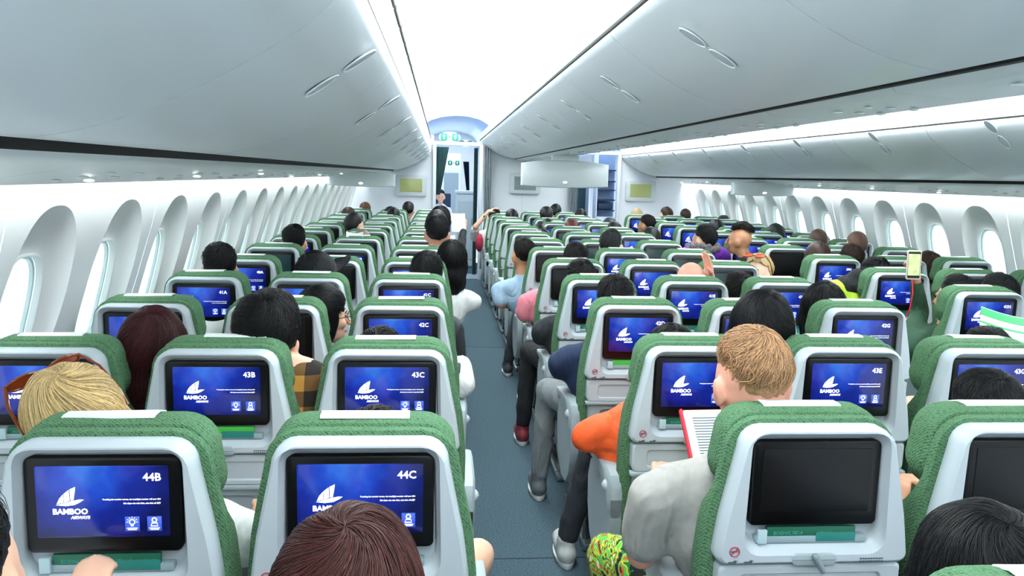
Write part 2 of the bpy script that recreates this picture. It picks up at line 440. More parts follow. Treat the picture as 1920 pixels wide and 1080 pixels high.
bodyC = [(.60, .49), (.70, .42), (.82, .355), (.95, .295), (1.10, .275), (CX, .275), (CX, .50), (.60, .50)]
bins(OUT, -1, 1.39, 1.11, -3, 10, 'above the left windows', 'o', 4, .55, bodyO)
bins(OUT, 1, 1.00+.10, 1.11, -2, 11, 'above the right windows', 'o', 3, 1.11*.5, bodyO)
bins(CEN, -1, 1.71, 1.12, -3, 10, 'of the centre row facing the left aisle', 'c', 5, .56, bodyC)
bins(CEN, 1, 1.71, 1.12, -3, 10, 'of the centre row facing the right aisle', 'c', 5, .56, bodyC)

# valance strips above the bin doors, the dark gaps, and the black slots below the doors
tn = 6
def strip(poly, m, side, y0=Y0, y1=Y1, name=None):
    global tn
    mb = MB(); prism(mb, [(m_(x, side), z) for x, z in poly], y0, y1)
    o = mb.build(name or 'trim_%d' % tn, m, smooth=False); tn += 1
    return structure(o)
for sd in (-1, 1):
    strip([(-.152, .345), (-.150, .50), (-.165, .515), (-.19, .515), (-.19, .345)], M['ceil'], sd)
    strip([(-.1485, .336), (-.1485, .341), (-.18, .341), (-.18, .336)], M['gap'], sd)
    strip([(.560, .503), (.535, .530), (.53, .545), (.60, .545), (.62, .503)], M['ceil'], sd)
    strip([(.572, .499), (.572, .504), (.60, .504), (.60, .499)], M['gap'], sd)
    strip([(-.703, .022), (-.703, .070), (-.74, .070), (-.74, .022)], M['gap'], sd)
    strip([(1.106, .243), (1.106, .27), (1.14, .27), (1.14, .243)], M['gap'], sd)
# dashed dark slots of the air grille at the top of the left valance
for sd in (-1, 1):
    mb = MB(); y = Y0+.1
    while y < Y1-.3:
        prism(mb, [(m_(x, sd), z) for x, z in ((-.143, .492), (-.143, .508), (-.17, .510), (-.17, .492))], y, y+.30); y += .335
    structure(mb.build('trim_%d' % tn, M['gap'], smooth=False)); tn += 1

# passenger service panels under the bins
def service(side, y0, n, where, yp=.79):
    f = lambda x: m_(x, side)
    # the curved grey soffit
    base = [(-.712, .028), (-.73, .012), (-.80, .0), (-.88, -.012), (-.98, -.03), (-1.08, -.047), (-1.112, -.058), (-1.118, -.052), (-1.10, -.035), (-.9, .01), (-.74, .045)]
    for k in range(n):
        ya = y0+yp*k; yb = ya+yp
        if ya > Y1-.3: break
        yb = min(yb, Y1)
        e = empty('service_panel', (f(-.9), (ya+yb)/2, H-.01), 'grey service panel %s, %s from the camera' % (where, ORD[k]), 'service panel', 'service panels '+where)
        L_ = Vector(e.location)
        mb = MB(); mb.loft([[(f(x), yy, H+z) for x, z in base] for yy in (ya+.002, yb-.002)]); o = mb.build('panel', M['psu'], e, ang=50); o.location = -L_
        for j in range(3):
            o2 = MB().ell((f(-.86-.07*j), (ya+yb)/2-.16, H-.016-.011*j-.006), (.013, .013, .005), 12, 8).build('air_nozzle', mat('nozzle', '#dfe7e8', .2), e); o2.location = -L_
        for j in range(3):
            o3 = MB().ell((f(-.86-.07*j), (ya+yb)/2+.04, H-.017-.011*j-.006), (.014, .018, .004), 12, 8).build('reading_lamp', M['lamp'] if (k+j) % 4 == 0 else mat('lamp_off', '#e8f0f0', .15), e); o3.location = -L_  # some lenses glow, standing in for white glints on the panels
service(-1, .4, 16, 'under the left window bins'); service(1, .4, 16, 'under the right window bins')
k = 0; y = .4
while y < Y1-.3:
    ye = min(y+.79, Y1)
    e = empty('service_panel', (CX, (y+ye)/2, H+.25), 'grey service panel under the centre bins, %s from the camera' % ORD[k], 'service panel', 'service panels under the centre bins')
    L_ = Vector(e.location)
    poly = [(1.118, .250), (1.135, .232), (1.18, .226), (CX, .222), (2*CX-1.18, .226), (2*CX-1.135, .232), (2*CX-1.118, .250), (2*CX-1.118, .27), (1.118, .27)]
    mb = MB(); prism(mb, poly, y+.002, ye-.002); o = mb.build('panel', M['psu'], e, ang=50); o.location = -L_
    for j in (-1, 0, 1):
        o2 = MB().ell((CX+.07*j, (y+ye)/2-.1, H+.219), (.013, .013, .005), 12, 8).build('air_nozzle', mat('nozzle', '#dfe7e8', .2), e); o2.location = -L_
        o3 = MB().ell((CX+.07*j, (y+ye)/2+.08, H+.219), (.014, .018, .004), 12, 8).build('reading_lamp', mat('lamp_off', '#e8f0f0', .15), e); o3.location = -L_
    y = ye; k += 1
# white edge rail of the wall wash cove
for sd in (-1, 1):
    strip([(-1.10, .02), (-1.10, .05), (-1.16, .05), (-1.16, .02)], M['ceil'], sd)

# ---- bulkheads at the front of the cabin
BY = 12.27
def bulk(x0, x1, z0, z1, name, y=BY): return structure(MB().box(((x0+x1)/2, y, (z0+z1)/2), (x1-x0, .05, z1-z0), .004).build(name, M['bulk'], smooth=False))
bulk(XL-.2, -.11, 0, H+.56, 'wall_front'); bulk(.66, 2.0, 0, H+.60, 'wall_front'); bulk(2.74, XR+.2, 0, H+.56, 'wall_front')
structure(MB().box((1.235, BY-.026, .95), (.006, .004, 1.9)).build('trim_%d' % tn, M['mon'], smooth=False)); tn += 1
# white door posts and header bar of the left doorway
mb = MB(); mb.box((-.095, BY-.05, (H+.44)/2), (.05, .12, H+.44), .01); mb.box((.60, BY-.10, (H+.44)/2), (.055, .16, H+.44), .012)
mb.box((.25, BY-.08, H+.445), (.76, .07, .055), .015); structure(mb.build('door_1', mat('door_post', '#d5dce2', .35)))
mb = MB(); mb.box((2.03, BY-.03, (H+.35)/2), (.05, .1, H+.35), .01); mb.box((2.71, BY-.03, (H+.35)/2), (.05, .1, H+.35), .01); mb.box((2.37, BY-.03, H+.37), (.72, .08, .05), .01)
structure(mb.build('door_2', mat('door_post', '#d5dce2', .35)))
# galley zone beyond
mb = MB(); mb.box((CX, 18.2, 1.2), (6.2, .05, 3)); structure(mb.build('wall_front', M['bulk'], smooth=False))
bv = mat('blue_lit_vault', '#c9dcf5', .6)  # bluish base colour puts the galley's blue light into the vault
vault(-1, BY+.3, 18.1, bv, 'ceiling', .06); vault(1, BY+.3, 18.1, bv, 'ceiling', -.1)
mb = MB(); mb.box((-.40, 15.2, 1.2), (.06, 5.8, 2.6)); mb.box((.95, 15.4, 1.2), (.06, 5.4, 2.6)); mb.box((3.4, 15.2, 1.2), (.06, 5.8, 2.6)); mb.box((1.75, 15.4, 1.2), (.06, 5.4, 2.6))
structure(mb.build('wall_galley', M['bulk'], smooth=False))

def tilt(o, rx=0, ry=0, rz=0): o.rotation_euler = (rx, ry, rz); return o
def monitor(x, z, lit, label):
    e = empty('wall_monitor', (x, BY-.03, z), label, 'monitor', 'monitors on the front bulkheads')
    mb = MB(); lip(mb, .155, -.155, lambda q: .235, .03, .03, -.05, 0, .012); mb.build('monitor_frame', M['mon'], e)
    mb = MB(); lip(mb, .105, -.095, lambda q: .165, .006, .006, -.053, -.04, .002); mb.build('screen', M['monl'] if lit else M['mond'], e)
monitor(-.44, H-.19, True, 'wall monitor with olive screen on the left bulkhead beside the left doorway')
monitor(1.27, H-.12, False, 'grey wall monitor on the centre bulkhead, partly behind the hanging white panel')
monitor(3.05, H-.19, True, 'wall monitor with olive screen on the right bulkhead')

# hanging white cabin divider panels
def divider(x, z, wl, wr, ht, hb, label, stem):
    e = empty('divider_panel', (x, 8.3, z), label, 'divider panel', 'white divider panels hanging from the bins')
    mb = MB(); n = 14
    top = [(-wl+(wl+wr)*i/n, ht*(1-.22*abs(2*i/n-1)**2.2)) for i in range(n+1)]; bot = [(-wl+(wl+wr)*i/n, -hb*(1-.14*abs(2*i/n-1)**2.5)) for i in range(n+1)]
    ring = lambda y, ins: [(px*(1-ins), y, pz*(1-ins*3)) for px, pz in top]+[(px*(1-ins), y, pz*(1-ins*3)) for px, pz in reversed(bot)]
    mb.loft([ring(.045, .03), ring(.03, 0), ring(-.03, 0), ring(-.045, .012), ring(-.05, .03)]); mb.build('panel', M['bin'], e, ang=40)
    if stem: MB().box((0, 0, .16), (.28, .06, .10), .01).build('mounting_stem', M['bin'], e)
    MB().ell((0, -.05, -hb*.55), (.022, .006, .009), 12, 8).build('indicator_lamp', M['lamp'], e)
divider(1.27, H+.01, .45, .45, .155, .125, 'wide white divider panel hanging on a stem from the centre bins', True)
divider(-.80, H-.075, .34, .34, .075, .075, 'small white divider panel under the bins by the left windows', False)
divider(2*CX+.80, H-.075, .34, .34, .075, .075, 'small white divider panel under the bins by the right windows', False)

# exit signs
def exit_sign(x, y, z, s, label, g=None):
    e = empty('exit_sign', (x, y, z), label, 'exit sign', g)
    MB().loft([[(.155*s*math.cos(a)*(1 if abs(math.cos(a)) < .6 else 1), yy, .075*s*math.sin(a)*1.0) for a in np.linspace(0, 2*PI, 33)[:-1]] for yy in (.02, -.02)]).build('sign_housing', M['swhite'], e)
    for c in (-1, 1):
        mb = MB(); lip(mb, .056*s, -.056*s, lambda q: .052*s, .035*s, .035*s, -.024, -.018, .002, cx=c*.082*s); gp_ = mb.build('green_panel', M['sgreen'], e)
        x_ = c*.082*s; mb = MB(); o_ = [(-.006, -.03), (.006, -.03), (.006, .01), (.02, .01), (0, .035), (-.02, .01), (-.006, .01)]
        mb.loft([[(x_+a_*s, y_, b_*s) for a_, b_ in o_] for y_ in (-.0235, -.027)]); mb.build('arrow', M['swhite'], gp_, smooth=False)
    mb = MB()      # running figure between the arrows
    mb.ell((.004*s, -.024, .036*s), (.007*s, .002, .007*s)); mb.tube([(0, -.024, .025*s), (-.004*s, -.024, 0)], .006*s, 6)
    mb.tube([(-.004*s, -.024, 0), (.012*s, -.024, -.012*s), (.008*s, -.024, -.032*s)], .004*s, 5); mb.tube([(-.004*s, -.024, 0), (-.012*s, -.024, -.018*s), (-.022*s, -.024, -.03*s)], .004*s, 5)
    mb.tube([(-.016*s, -.024, .008*s), (0, -.024, .022*s), (.016*s, -.024, .012*s)], .0035*s, 5); mb.build('running_figure', M['sgreen'], e)
exit_sign(.12, 11.9, H+.525, 1, 'oval green and white exit sign hanging above the left doorway')
exit_sign(.40, 13.4, H+.50, .8, 'small exit sign glimpsed just right behind the big oval one')
exit_sign(.26, 16.8, H+.22, .9, 'distant exit sign seen through the left doorway')

def curtain(x, y, w0, w1, z0, z1, lean, m, label, d=.10):
    mb = MB(); n = 36; rings = []
    for i in range(13):
        t = i/12; z = z1+(z0-z1)*t; wd = w0+(w1-w0)*t
        front = [(x+lean*t-wd/2+wd*j/n, y-d*.5+d*.28*math.sin(j*1.9+t), z) for j in range(n+1)]
        rings.append(front+[(p[0], p[1]+.012, p[2]) for p in reversed(front)])
    mb.loft(rings); o = mb.build('curtain', m, ang=60); tag(o, label, 'curtain'); return o
curtain(.02, BY+.12, .20, .06, H-.32, H+.40, -.06, M['curt'], 'teal curtain gathered at the left post of the doorway')
curtain(.68, BY-.20, .13, .08, .04, H+.42, .02, M['curtg'], 'grey curtain hanging beside the right post of the doorway')
curtain(.53, BY+.2, .06, .06, .04, H+.40, .0, M['curt'], 'dark teal curtain drawn back at the right of the doorway')
curtain(.50, 16.4, .12, .06, H-.35, H+.25, .05, M['navy'], 'small blue curtain far beyond the left doorway')
curtain(2.0, BY-.12, .10, .12, .04, H+.2, 0, M['curtg'], 'grey curtain at the left post of the right doorway')
# galley furniture
e = empty('galley_cabinet', (.44, 14.2, 0), 'tall cream galley cabinet seen through the left doorway', 'cabinet')
MB().box((0, 0, .62), (.34, .6, 1.24), .02).build('body', M['cream'], e); MB().box((0, -.31, .62), (.28, .02, 1.0), .01).build('door', mat('pale_door', '#c9d4d4', .4), e)
MB().box((.10, -.33, .78), (.02, .02, .12), .005).build('handle', M['metal'], e); MB().box((0, 0, 1.27), (.38, .62, .05), .015).build('worktop', M['bulk'], e)
e = empty('galley_cabinet', (.20, 17.2, 0), 'white locker wall far beyond the left doorway', 'cabinet')
MB().box((0, 0, 1.0), (.42, .4, 2.0), .02).build('body', M['cream'], e); MB().box((.02, -.21, .95), (.30, .02, 1.3), .01).build('door', mat('grey_door', '#8fa0aa', .5), e)
e = empty('crew_seat', (2.25, 13.5, 0), 'dark green crew seat seen through the right doorway', 'seat')
mb = MB(); lip(mb, 1.52, .5, lambda z: .18, .12, .05, -.05, .05, .02); mb.build('backrest', mat('dark_teal_seat', '#17363a', .7), e)
MB().box((0, -.2, .48), (.36, .38, .1), .03).build('seat', mat('dark_teal_seat', '#17363a', .7), e); MB().box((0, .08, .8), (.5, .08, 1.6), .02).build('frame', M['metal'], e)
e = empty('galley_shelf', (2.68, 13.0, 0), 'blue lit shelf unit in the right doorway', 'shelf')
MB().box((.03, .25, 1.0), (.30, .04, 1.95)).build('back_panel', M['bluep'], e)
for z in (1.05, 1.22, 1.38, 1.52, 1.7): MB().box((0, .12, z), (.30, .26, .02), .004).build('shelf', M['navy'], e)
MB().box((-.155, .12, 1.0), (.02, .28, 1.95), .004).build('side_panel', M['bulk'], e); MB().box((0, .1, .5), (.30, .28, .9), .01).build('door', M['bulk'], e)
MB().box((0, .1, 1.12), (.24, .2, .1), .02).build('storage_box', M['navy'], e)

# ------------------------------------------------------------------ seats
Z0 = H-.546      # top edge of the screen bezel
wf_shell = lerpf([(Z0+.05, .158), (Z0-.02, .172), (Z0-.17, .203), (Z0-.28, .218), (Z0-.6, .21)])
def build_seat():
    P = {}
    mb = MB(); wf = wf_shell; rec = lambda q: lerpf([(Z0+.02, .1465), (Z0-.2, .152), (Z0-.3, .150)])(q)
    zt, zb = Z0+.031, Z0-.272
    rr = [outline(zt-.01, zb, wf, .045, .02, .055, inset=.012), outline(zt, zb, wf, .05, .02, .035), outline(zt, zb, wf, .05, .02, .004), outline(zt, zb, wf, .05, .02, -.012, inset=.003), outline(zt, zb, wf, .05, .02, -.0185, inset=.009),
          outline(Z0+.0195, Z0-.243, rec, .034, .035, -.018, inset=-.006), outline(Z0+.016, Z0-.240, rec, .033, .035, -.010, inset=-.004), outline(Z0+.014, Z0-.237, rec, .03, .035, -.001, inset=-.001),
          outline(Z0+.010, Z0-.236, rec, .03, .035, .004, inset=.002), outline(Z0+.007, Z0-.232, rec, .028, .033, .022, inset=.006)]
    mb.loft(rr); P['back_shell'] = (mb.mesh('back_shell'), M['shell'])
    mb = MB(); bz = lambda q: .1427; lip(mb, Z0, Z0-.189, bz, .012, .012, 0, .022, .004); P['screen_bezel'] = (mb.mesh('screen_bezel'), M['bezel'])
    mb = MB(); lip(mb, Z0-.016, Z0-.157, lambda q: .1215, .002, .002, -.0012, .004, .0004); P['screen'] = (mb.mesh('screen'), SCR)
    # literature pocket below the screen
    mb = MB(); mb.box((0, .012, Z0-.222), (.25, .02, .016), .004); P['pocket_lip'] = (mb.mesh('pocket_lip'), M['recess'])
    mb = MB(); mb.box((.0, .008, Z0-.207), (.20, .008, .026), .001); P['safety_card'] = (mb.mesh('safety_card'), M['green'])
    mb = MB(); mb.box((-.112, .0, Z0-.213), (.02, .008, .03), .001); P['leaflet'] = (mb.mesh('leaflet'), mat('pale_leaflet', '#b9d3d8', .5)); mb = MB(); mb.box((.055, .003, Z0-.217), (.09, .003, .020), .001); P['booklet'] = (mb.mesh('booklet'), M['teal'])
    # fabric backrest
    wb = lerpf([(Z0+.07, .165), (Z0-.02, .188), (Z0-.17, .219), (Z0-.30, .232), (.3, .228)])
    mb = MB(); rings = []
    for y, ins, up in ((.030, .012, 0), (.040, 0, .0), (.080, -.003, 0), (.110, .004, 0), (.124, .022, 0)):
        rings.append([(x_, .030+(y-.030)*float(np.interp(z_, [Z0-.19, Z0-.12], [1, .42])), z_) for x_, y, z_ in outline(Z0+.040+up, .40, wb, .075, .04, y, 16, 6, ins)])
    mb.loft(rings); P['backrest'] = (mb.mesh('backrest'), FAB)
    # headrest
    wh = lerpf([(Z0+.07, .155), (Z0, .183), (Z0-.08, .196), (Z0-.16, .192)])
    mb = MB(); rings = []
    for y, ins in ((.060, .026), (.072, .007), (.09, 0), (.135, 0), (.158, .008), (.168, .03)):
        rings.append(outline(Z0+.050, Z0-.15, wh, .07, .07, y, 6, 6, ins))
    mb.loft(rings); P['headrest'] = (mb.mesh('headrest'), FAB)
    mb = MB()     # cover folded over the top and down the front
    path = [(.092, Z0+.0520), (.101, Z0+.0545), (.128, Z0+.0545), (.157, Z0+.045), (.172, Z0+.02), (.174, Z0-.08)]
    mb.loft([[(x, y, z) for (y, z) in path]+[(x, y-.002, z-.003) for (y, z) in reversed(path)] for x in (-.09, -.03, .03, .09)]); P['headrest_cover'] = (mb.mesh('headrest_cover'), M['cloth'])
    # lower back: tray table, back panel
    wt = lambda q: .205
    mb = MB(); zt2, zb2 = Z0-.276, Z0-.368
    mb.loft([outline(zt2, zb2, wt, .012, .02, .03), outline(zt2, zb2, wt, .012, .02, -.002), outline(zt2, zb2, wt, .012, .02, -.008, inset=.006),
             outline(zt2-.018, zb2+.016, lambda q: .16, .012, .012, -.008), outline(zt2-.018, zb2+.016, lambda q: .16, .012, .012, -.002, inset=.004)]); P['tray_table'] = (mb.mesh('tray_table'), M['shell'])
    mb = MB(); lip(mb, Z0-.246, Z0-.272, lambda q: .05, .012, .012, -.021, -.004, .003, cx=.0); P['latch_plate'] = (mb.mesh('latch_plate'), M['shell2'])
    mb = MB(); mb.cap((0, -.024, Z0-.25), (.018, -.025, Z0-.282), .008, .006); P['tray_latch'] = (mb.mesh('tray_latch'), mat('latch_grey', '#7f8d92', .4))
    mb = MB()
    mb.loft([outline(Z0-.372, .40, lambda q: .195, .015, .02, .05), outline(Z0-.372, .40, lambda q: .195, .015, .02, .006), outline(Z0-.372, .40, lambda q: .195, .015, .02, 0, inset=.006),
             outline(Z0-.40, .44, lambda q: .15, .02, .02, 0), outline(Z0-.40, .44, lambda q: .15, .02, .02, .012, inset=.004)]); mb.box((0, .0, Z0-.372), (.42, .03, .012), .004)
    P['lower_panel'] = (mb.mesh('lower_panel'), M['shell2'])
    # no smoking sign
    mb = MB(); mb.tube([(-.178+.0105*math.cos(a), -.019, Z0-.238+.0105*math.sin(a)) for a in np.linspace(0, 2*PI, 21)], .0012, 5); mb.box((-.178, -.019, Z0-.238), (.021, .0015, .002), 0, Matrix.Rotation(-PI/4, 3, 'Y'))
    P['no_smoking_sign'] = (mb.mesh('no_smoking_sign'), M['red'])
    mb = MB(); mb.box((-.180, -.0190, Z0-.2375), (.013, .001, .003)); mb.box((-.171, -.0190, Z0-.2375), (.002, .001, .003))
    for k_, dx in enumerate((0, .035)): mb.box((-.185+dx, -.0190, Z0-.262), (.012, .001, .003)); mb.ell((-.176+dx, -.0190, Z0-.261), (.004, .001, .004)); mb.tube([(-.19+dx, -.0190, Z0-.266), (-.178+dx, -.0190, Z0-.263), (-.170+dx, -.0190, Z0-.258)], .0008, 4)
    for r_ in range(2):
        for j in range(9): mb.box((.105+.006*j, -.0190, Z0-.258-.006*r_), (.0045, .001, .0028))
    P['notice'] = (mb.mesh('notice'), M['ink'])
    # cushion, pan, legs
    mb = MB(); mb.box((0, .36, .425), (.455, .50, .12), .04); P['seat_cushion'] = (mb.mesh('seat_cushion'), FAB)
    mb = MB(); mb.box((0, .30, .35), (.43, .50, .05), .015); mb.box((0, .10, .34), (.40, .05, .05), .01); mb.tube([(-.21, .45, .30), (.21, .45, .30)], .02); P['seat_pan'] = (mb.mesh('seat_pan'), M['dark'])
    for nm, sx in (('leg', -1), ('leg', 1)):
        mb = MB(); x = .17*sx
        mb.tube([(x, .20, .34), (x, .16, .16), (x, .08, .03)], .018); mb.tube([(x, .38, .34), (x, .44, .16), (x, .50, .03)], .018); mb.box((x, .30, .02), (.04, .56, .035), .01)
        P['leg%d' % sx] = (mb.mesh('leg'), M['metal'])
    mb = MB(); mb.tube([(-.19, .60, .30), (-.19, .62, .12), (.0, .63, .09), (.19, .62, .12), (.19, .60, .30)], .008, 6); P['baggage_bar'] = (mb.mesh('baggage_bar'), M['metal'])
    return P
def armrest_mesh(endcap):
    mb = MB()
    rings = []
    for y, zt, zb, hwid in ((.03, .60, .50, .018), (.05, .635, .50, .024), (.10, .645, .575, .026), (.20, .64, .595, .026), (.33, .632, .598, .027), (.42, .622, .600, .025), (.44, .616, .606, .018)):
        rings.append([(hwid*a, y, (zt+zb)/2+(zt-zb)/2*b) for a, b in ((-.7, 1), (.7, 1), (1, .7), (1, -.7), (.7, -1), (-.7, -1), (-1, -.7), (-1, .7))])
    mb.loft(rings)
    if endcap:
        o = [(.03, .56), (.10, .60), (.30, .60), (.38, .575), (.42, .50), (.41, .40), (.36, .31), (.26, .26), (.14, .27), (.06, .34), (.03, .45)]
        mb.loft([[(-.018, y, z) for y, z in o], [(.018, y, z) for y, z in o]])
        mb.loft([[(sx*.018, .23+(y-.23)*q, .43+(z-.43)*q) for y, z in o] for sx, q in ((1, .8), (1.35, .74))])
    else: mb.box((0, .07, .48), (.035, .07, .18), .012)
    return mb.mesh('armrest')
PARTS = build_seat()
ARM = armrest_mesh(False); ARME = armrest_mesh(True)
hinge = MB().cap((-.016, .085, .590), (.016, .085, .590), .022, .022).mesh('armrest_hinge')
# screen artwork
def art():
    mb = MB(); y = -.0022
    ox, oz = -.062, Z0-.070        # feathered wing above the airline name
    def poly(pts): mb.add([(ox+a*.001, y, oz+b*.001) for a, b in pts], [tuple(range(len(pts)))])
    poly([(-22, -20), (-17, -9), (-10, -1), (-9, -17)]); poly([(-8, -17), (-9, 0), (1, 8), (2, -13)]); poly([(3.5, -13), (2.5, 9), (13, 14), (12, 5), (9, -12)])
    poly([(-24, -22), (-14, -19.5), (4, -14), (20, -11), (28, -11.5), (20, -17), (10, -22), (-6, -24)])
    me = text_mesh('BAMBOO', .0165, bold=.0007, align='CENTER')
    add_text(mb, 'BAMBOO', .0152, ox+.002, y, oz-.040, bold=.0005, align='CENTER'); add_text(mb, 'AIRWAYS', .0080, ox+.020, y, oz-.0495, bold=.0003, align='CENTER', shear=.15)
    a = mb.mesh('airline_logo')
    mb = MB()
    add_text(mb, 'Touching the monitor screen, the headlight monitor will turn ON', .0040, .106, y, Z0-.083, bold=.0001, align='RIGHT', ext=.0002)
    add_text(mb, 'Khi chạm vào màn hình, màn hình sẽ BẬT', .0040, .106, y, Z0-.091, bold=.0001, align='RIGHT', ext=.0002)
    t = mb.mesh('small_text')
    mb = MB()
    for cx in (.052, .093): mb.box((cx, y+.0006, Z0-.131), (.0265, .0008, .029))
    ic = mb.mesh('icon_tile')
    mb = MB(); cx, cz = .052, Z0-.127
    ring = [(cx+.0050*math.cos(a_), y-.0004, cz+.0050*math.sin(a_)) for a_ in np.linspace(0, 2*PI, 15)]; mb.tube(ring, .0010, 4); mb.box((cx, y-.0004, cz-.0070), (.0045, .001, .003))
    for q in range(7):
        a_ = PI*q/6; mb.box((cx+.0090*math.cos(a_), y-.0004, cz+.0090*math.sin(a_)), (.0030, .0008, .0010), 0, Matrix.Rotation(-a_, 3, 'Y'))
    cx = .093; mb.tube([(cx+.0042*math.cos(a_), y-.0004, cz+.0035+.0045*math.sin(a_)) for a_ in np.linspace(0, 2*PI, 13)], .0011, 4)
    mb.tube([(cx-.0065, y-.0004, cz-.0085), (cx-.005, y-.0004, cz-.0025), (cx+.005, y-.0004, cz-.0025), (cx+.0065, y-.0004, cz-.0085), (cx-.0065, y-.0004, cz-.0085)], .0010, 4)
    for cx in (.052, .093):
        for q in range(2): mb.box((cx, y-.0004, Z0-.1395-.0028*q), (.020-.004*q, .0008, .0014))
    s_ = mb.mesh('icon_symbol')
    return a, t, ic, s_
LOGO, SMALL, TILE, SYM = art()
mbc = MB(); add_text(mbc, 'BOEING 787-9', .0105, -.085, .0035, Z0-.2115, bold=.0001); add_text(mbc, 'HƯỚNG DẪN AN TOÀN BAY', .0062, .012, .0035, Z0-.2095)
CARDTXT = mbc.mesh('card_print')
cardink = mat('card_print_green', '#3f9a84', .6)
XC = {'A': -1.112, 'B': -.630, 'C': -.148, 'D': .813, 'E': 1.295, 'G': 1.777, 'H': 2.721, 'J': 3.203, 'K': 3.685}
YB = {'A': 1.5175, 'B': 1.5175, 'C': 1.5175, 'D': 1.5934, 'E': 1.5934, 'G': 1.5934, 'H': 1.349, 'J': 1.349, 'K': 1.349}
POS = {'A': 'beside the left windows', 'B': 'in the middle of the left block', 'C': 'left of the left aisle', 'D': 'right of the left aisle', 'E': 'in the middle of the centre block',
       'G': 'left of the right aisle', 'H': 'right of the right aisle', 'J': 'in the middle of the right block', 'K': 'beside the right windows'}
OFF = {('D', 0), ('E', 0), ('B', 2), ('B', 4), ('A', 5), ('D', 4), ('D', 5), ('G', 4), ('G', 6), ('J', 4), ('E', 6), ('B', 7), ('A', 7), ('C', 5), ('B', 8), ('D', 7), ('A', 8), ('A', 9), ('B', 9), ('A', 10), ('B', 10), ('B', 11), ('E', 8), ('H', 6), ('G', 5), ('C', 8), ('C', 9), ('J', 6)}
TEALOFF = {('A', 5), ('G', 4), ('E', 6), ('G', 5), ('G', 6), ('E', 8)}
def child(nm, me, m, parent, dx=0):
    if not me.materials: me.materials.append(m)
    me.polygons.foreach_set('use_smooth', [True]*len(me.polygons))
    o = bpy.data.objects.new(nm, me); o.parent = parent; COL.objects.link(o); o.location.x = dx
    return o
for nm, (me, m) in PARTS.items(): me.set_sharp_from_angle(angle=math.radians(35))
for me in (ARM, ARME): me.set_sharp_from_angle(angle=math.radians(35))
offmesh = PARTS['screen'][0].copy(); offmesh.materials.clear(); offmesh.materials.append(M['off'])
offtmesh = PARTS['screen'][0].copy(); offtmesh.materials.clear(); offtmesh.materials.append(M['offt'])
limem = PARTS['safety_card'][0].copy(); limem.materials.clear(); limem.materials.append(M['lime'])
rng = random.Random(3)
def seat(col, n):
    x = XC[col]; y = YB[col]+.79*n
    off = (col, n) in OFF; num = '%d%s' % (44-n, col)
    rowname = 'row at the very bottom edge' if n < 0 else ORD[n]+' row from camera'
    lab = 'green seat %s, %s' % (POS[col], rowname)
    if n >= 0: lab += (', screen dark' if off else (', screen reading '+num if n < 6 else ''))
    e = empty('aircraft_seat', (x, y, 0), lab, 'seat', 'passenger seats of the cabin')
    e.rotation_euler.x = rng.uniform(-.004, .006)
    for nm, (me, m) in PARTS.items():
        if nm == 'screen':
            s_ = child('screen', (offtmesh if (col, n) in TEALOFF else offmesh) if off else me, m, e)
            if not off:
                child('airline_logo', LOGO, M['white'], s_)
                if n < 7:
                    child('small_text', SMALL, M['white'], s_); child('icon_tile', TILE, M['icon'], s_); child('icon_symbol', SYM, M['white'], s_)
                t = text_mesh(num, .0215, bold=.0004, align='RIGHT'); o = child('seat_number', t, M['white'], s_); o.location = (.108, -.0022, Z0-.045)
            continue
        if nm in ('notice', 'booklet', 'leaflet', 'tray_latch', 'latch_plate', 'no_smoking_sign') and n > 7: continue
        if nm == 'safety_card' and rng.random() < .3 and n > 0: me = limem
        if nm.startswith('leg'): nm = 'leg'
        p = child(nm if nm != 'latch_plate' else 'tray_latch_plate', me, m, e)
        if nm == 'safety_card' and n < 4 and me is not limem: child('card_print', CARDTXT, cardink, p)
        if nm == 'headrest_cover': p.rotation_euler = (rng.uniform(-.01, .01), rng.uniform(-.02, .02), rng.uniform(-.03, .03)); p.location.x = rng.uniform(-.012, .012)
    a = child('armrest', ARME if col in 'CGK' else ARM, M['shell2'], e, .241); child('armrest_hinge', hinge, M['shell'], a)
    if col in 'ADH':
        a = child('armrest', ARME, M['shell2'], e, -.241); child('armrest_hinge', hinge, M['shell'], a)
for col in 'ABCDEGHJK':
    for n in range(0 if col in 'AEG' else -1, 13):
        if col in 'HJK' and n < 2: continue
        seat(col, n)
# ------------------------------------------------------------------ people
def remesh(mb, voxel, smooth=4, name='body', disp=0, dscale=.12, seed=0):
    me = mb.mesh('tmp')
    out = baked(me, (('REMESH', dict(mode='VOXEL', voxel_size=voxel, adaptivity=0)), ('SMOOTH', dict(factor=.5, iterations=smooth))))
    bpy.data.meshes.remove(me); out.name = name
    if disp:      # soft folds in cloth
        n = len(out.vertices); co = np.empty(n*3, 'f'); out.vertices.foreach_get('co', co); co = co.reshape(-1, 3)
        no = np.empty(n*3, 'f'); out.vertices.foreach_get('normal', no); no = no.reshape(-1, 3)
        k = 1/dscale; ph = seed*1.7
        d = np.sin(co[:, 0]*k*5+np.sin(co[:, 2]*k*3+ph)*1.6+co[:, 2]*k*4+ph)*.5+np.sin(co[:, 2]*k*7+co[:, 1]*k*4+np.sin(co[:, 0]*k*6)*1.3+ph)*.5
        co += no*(disp*d)[:, None]; out.vertices.foreach_set('co', co.astype('f').ravel()); out.update()
    out.polygons.foreach_set('use_smooth', [True]*len(out.polygons))
    return out
SKIN = {'light': '#e3b296', 'pink': '#e0a089', 'tan': '#c48c6a', 'brown': '#8f5b3f', 'pale': '#ecc4ac'}
def skinmat(k): return mat('skin_'+k, SKIN[k], .5, noise=.06, nscale=18)
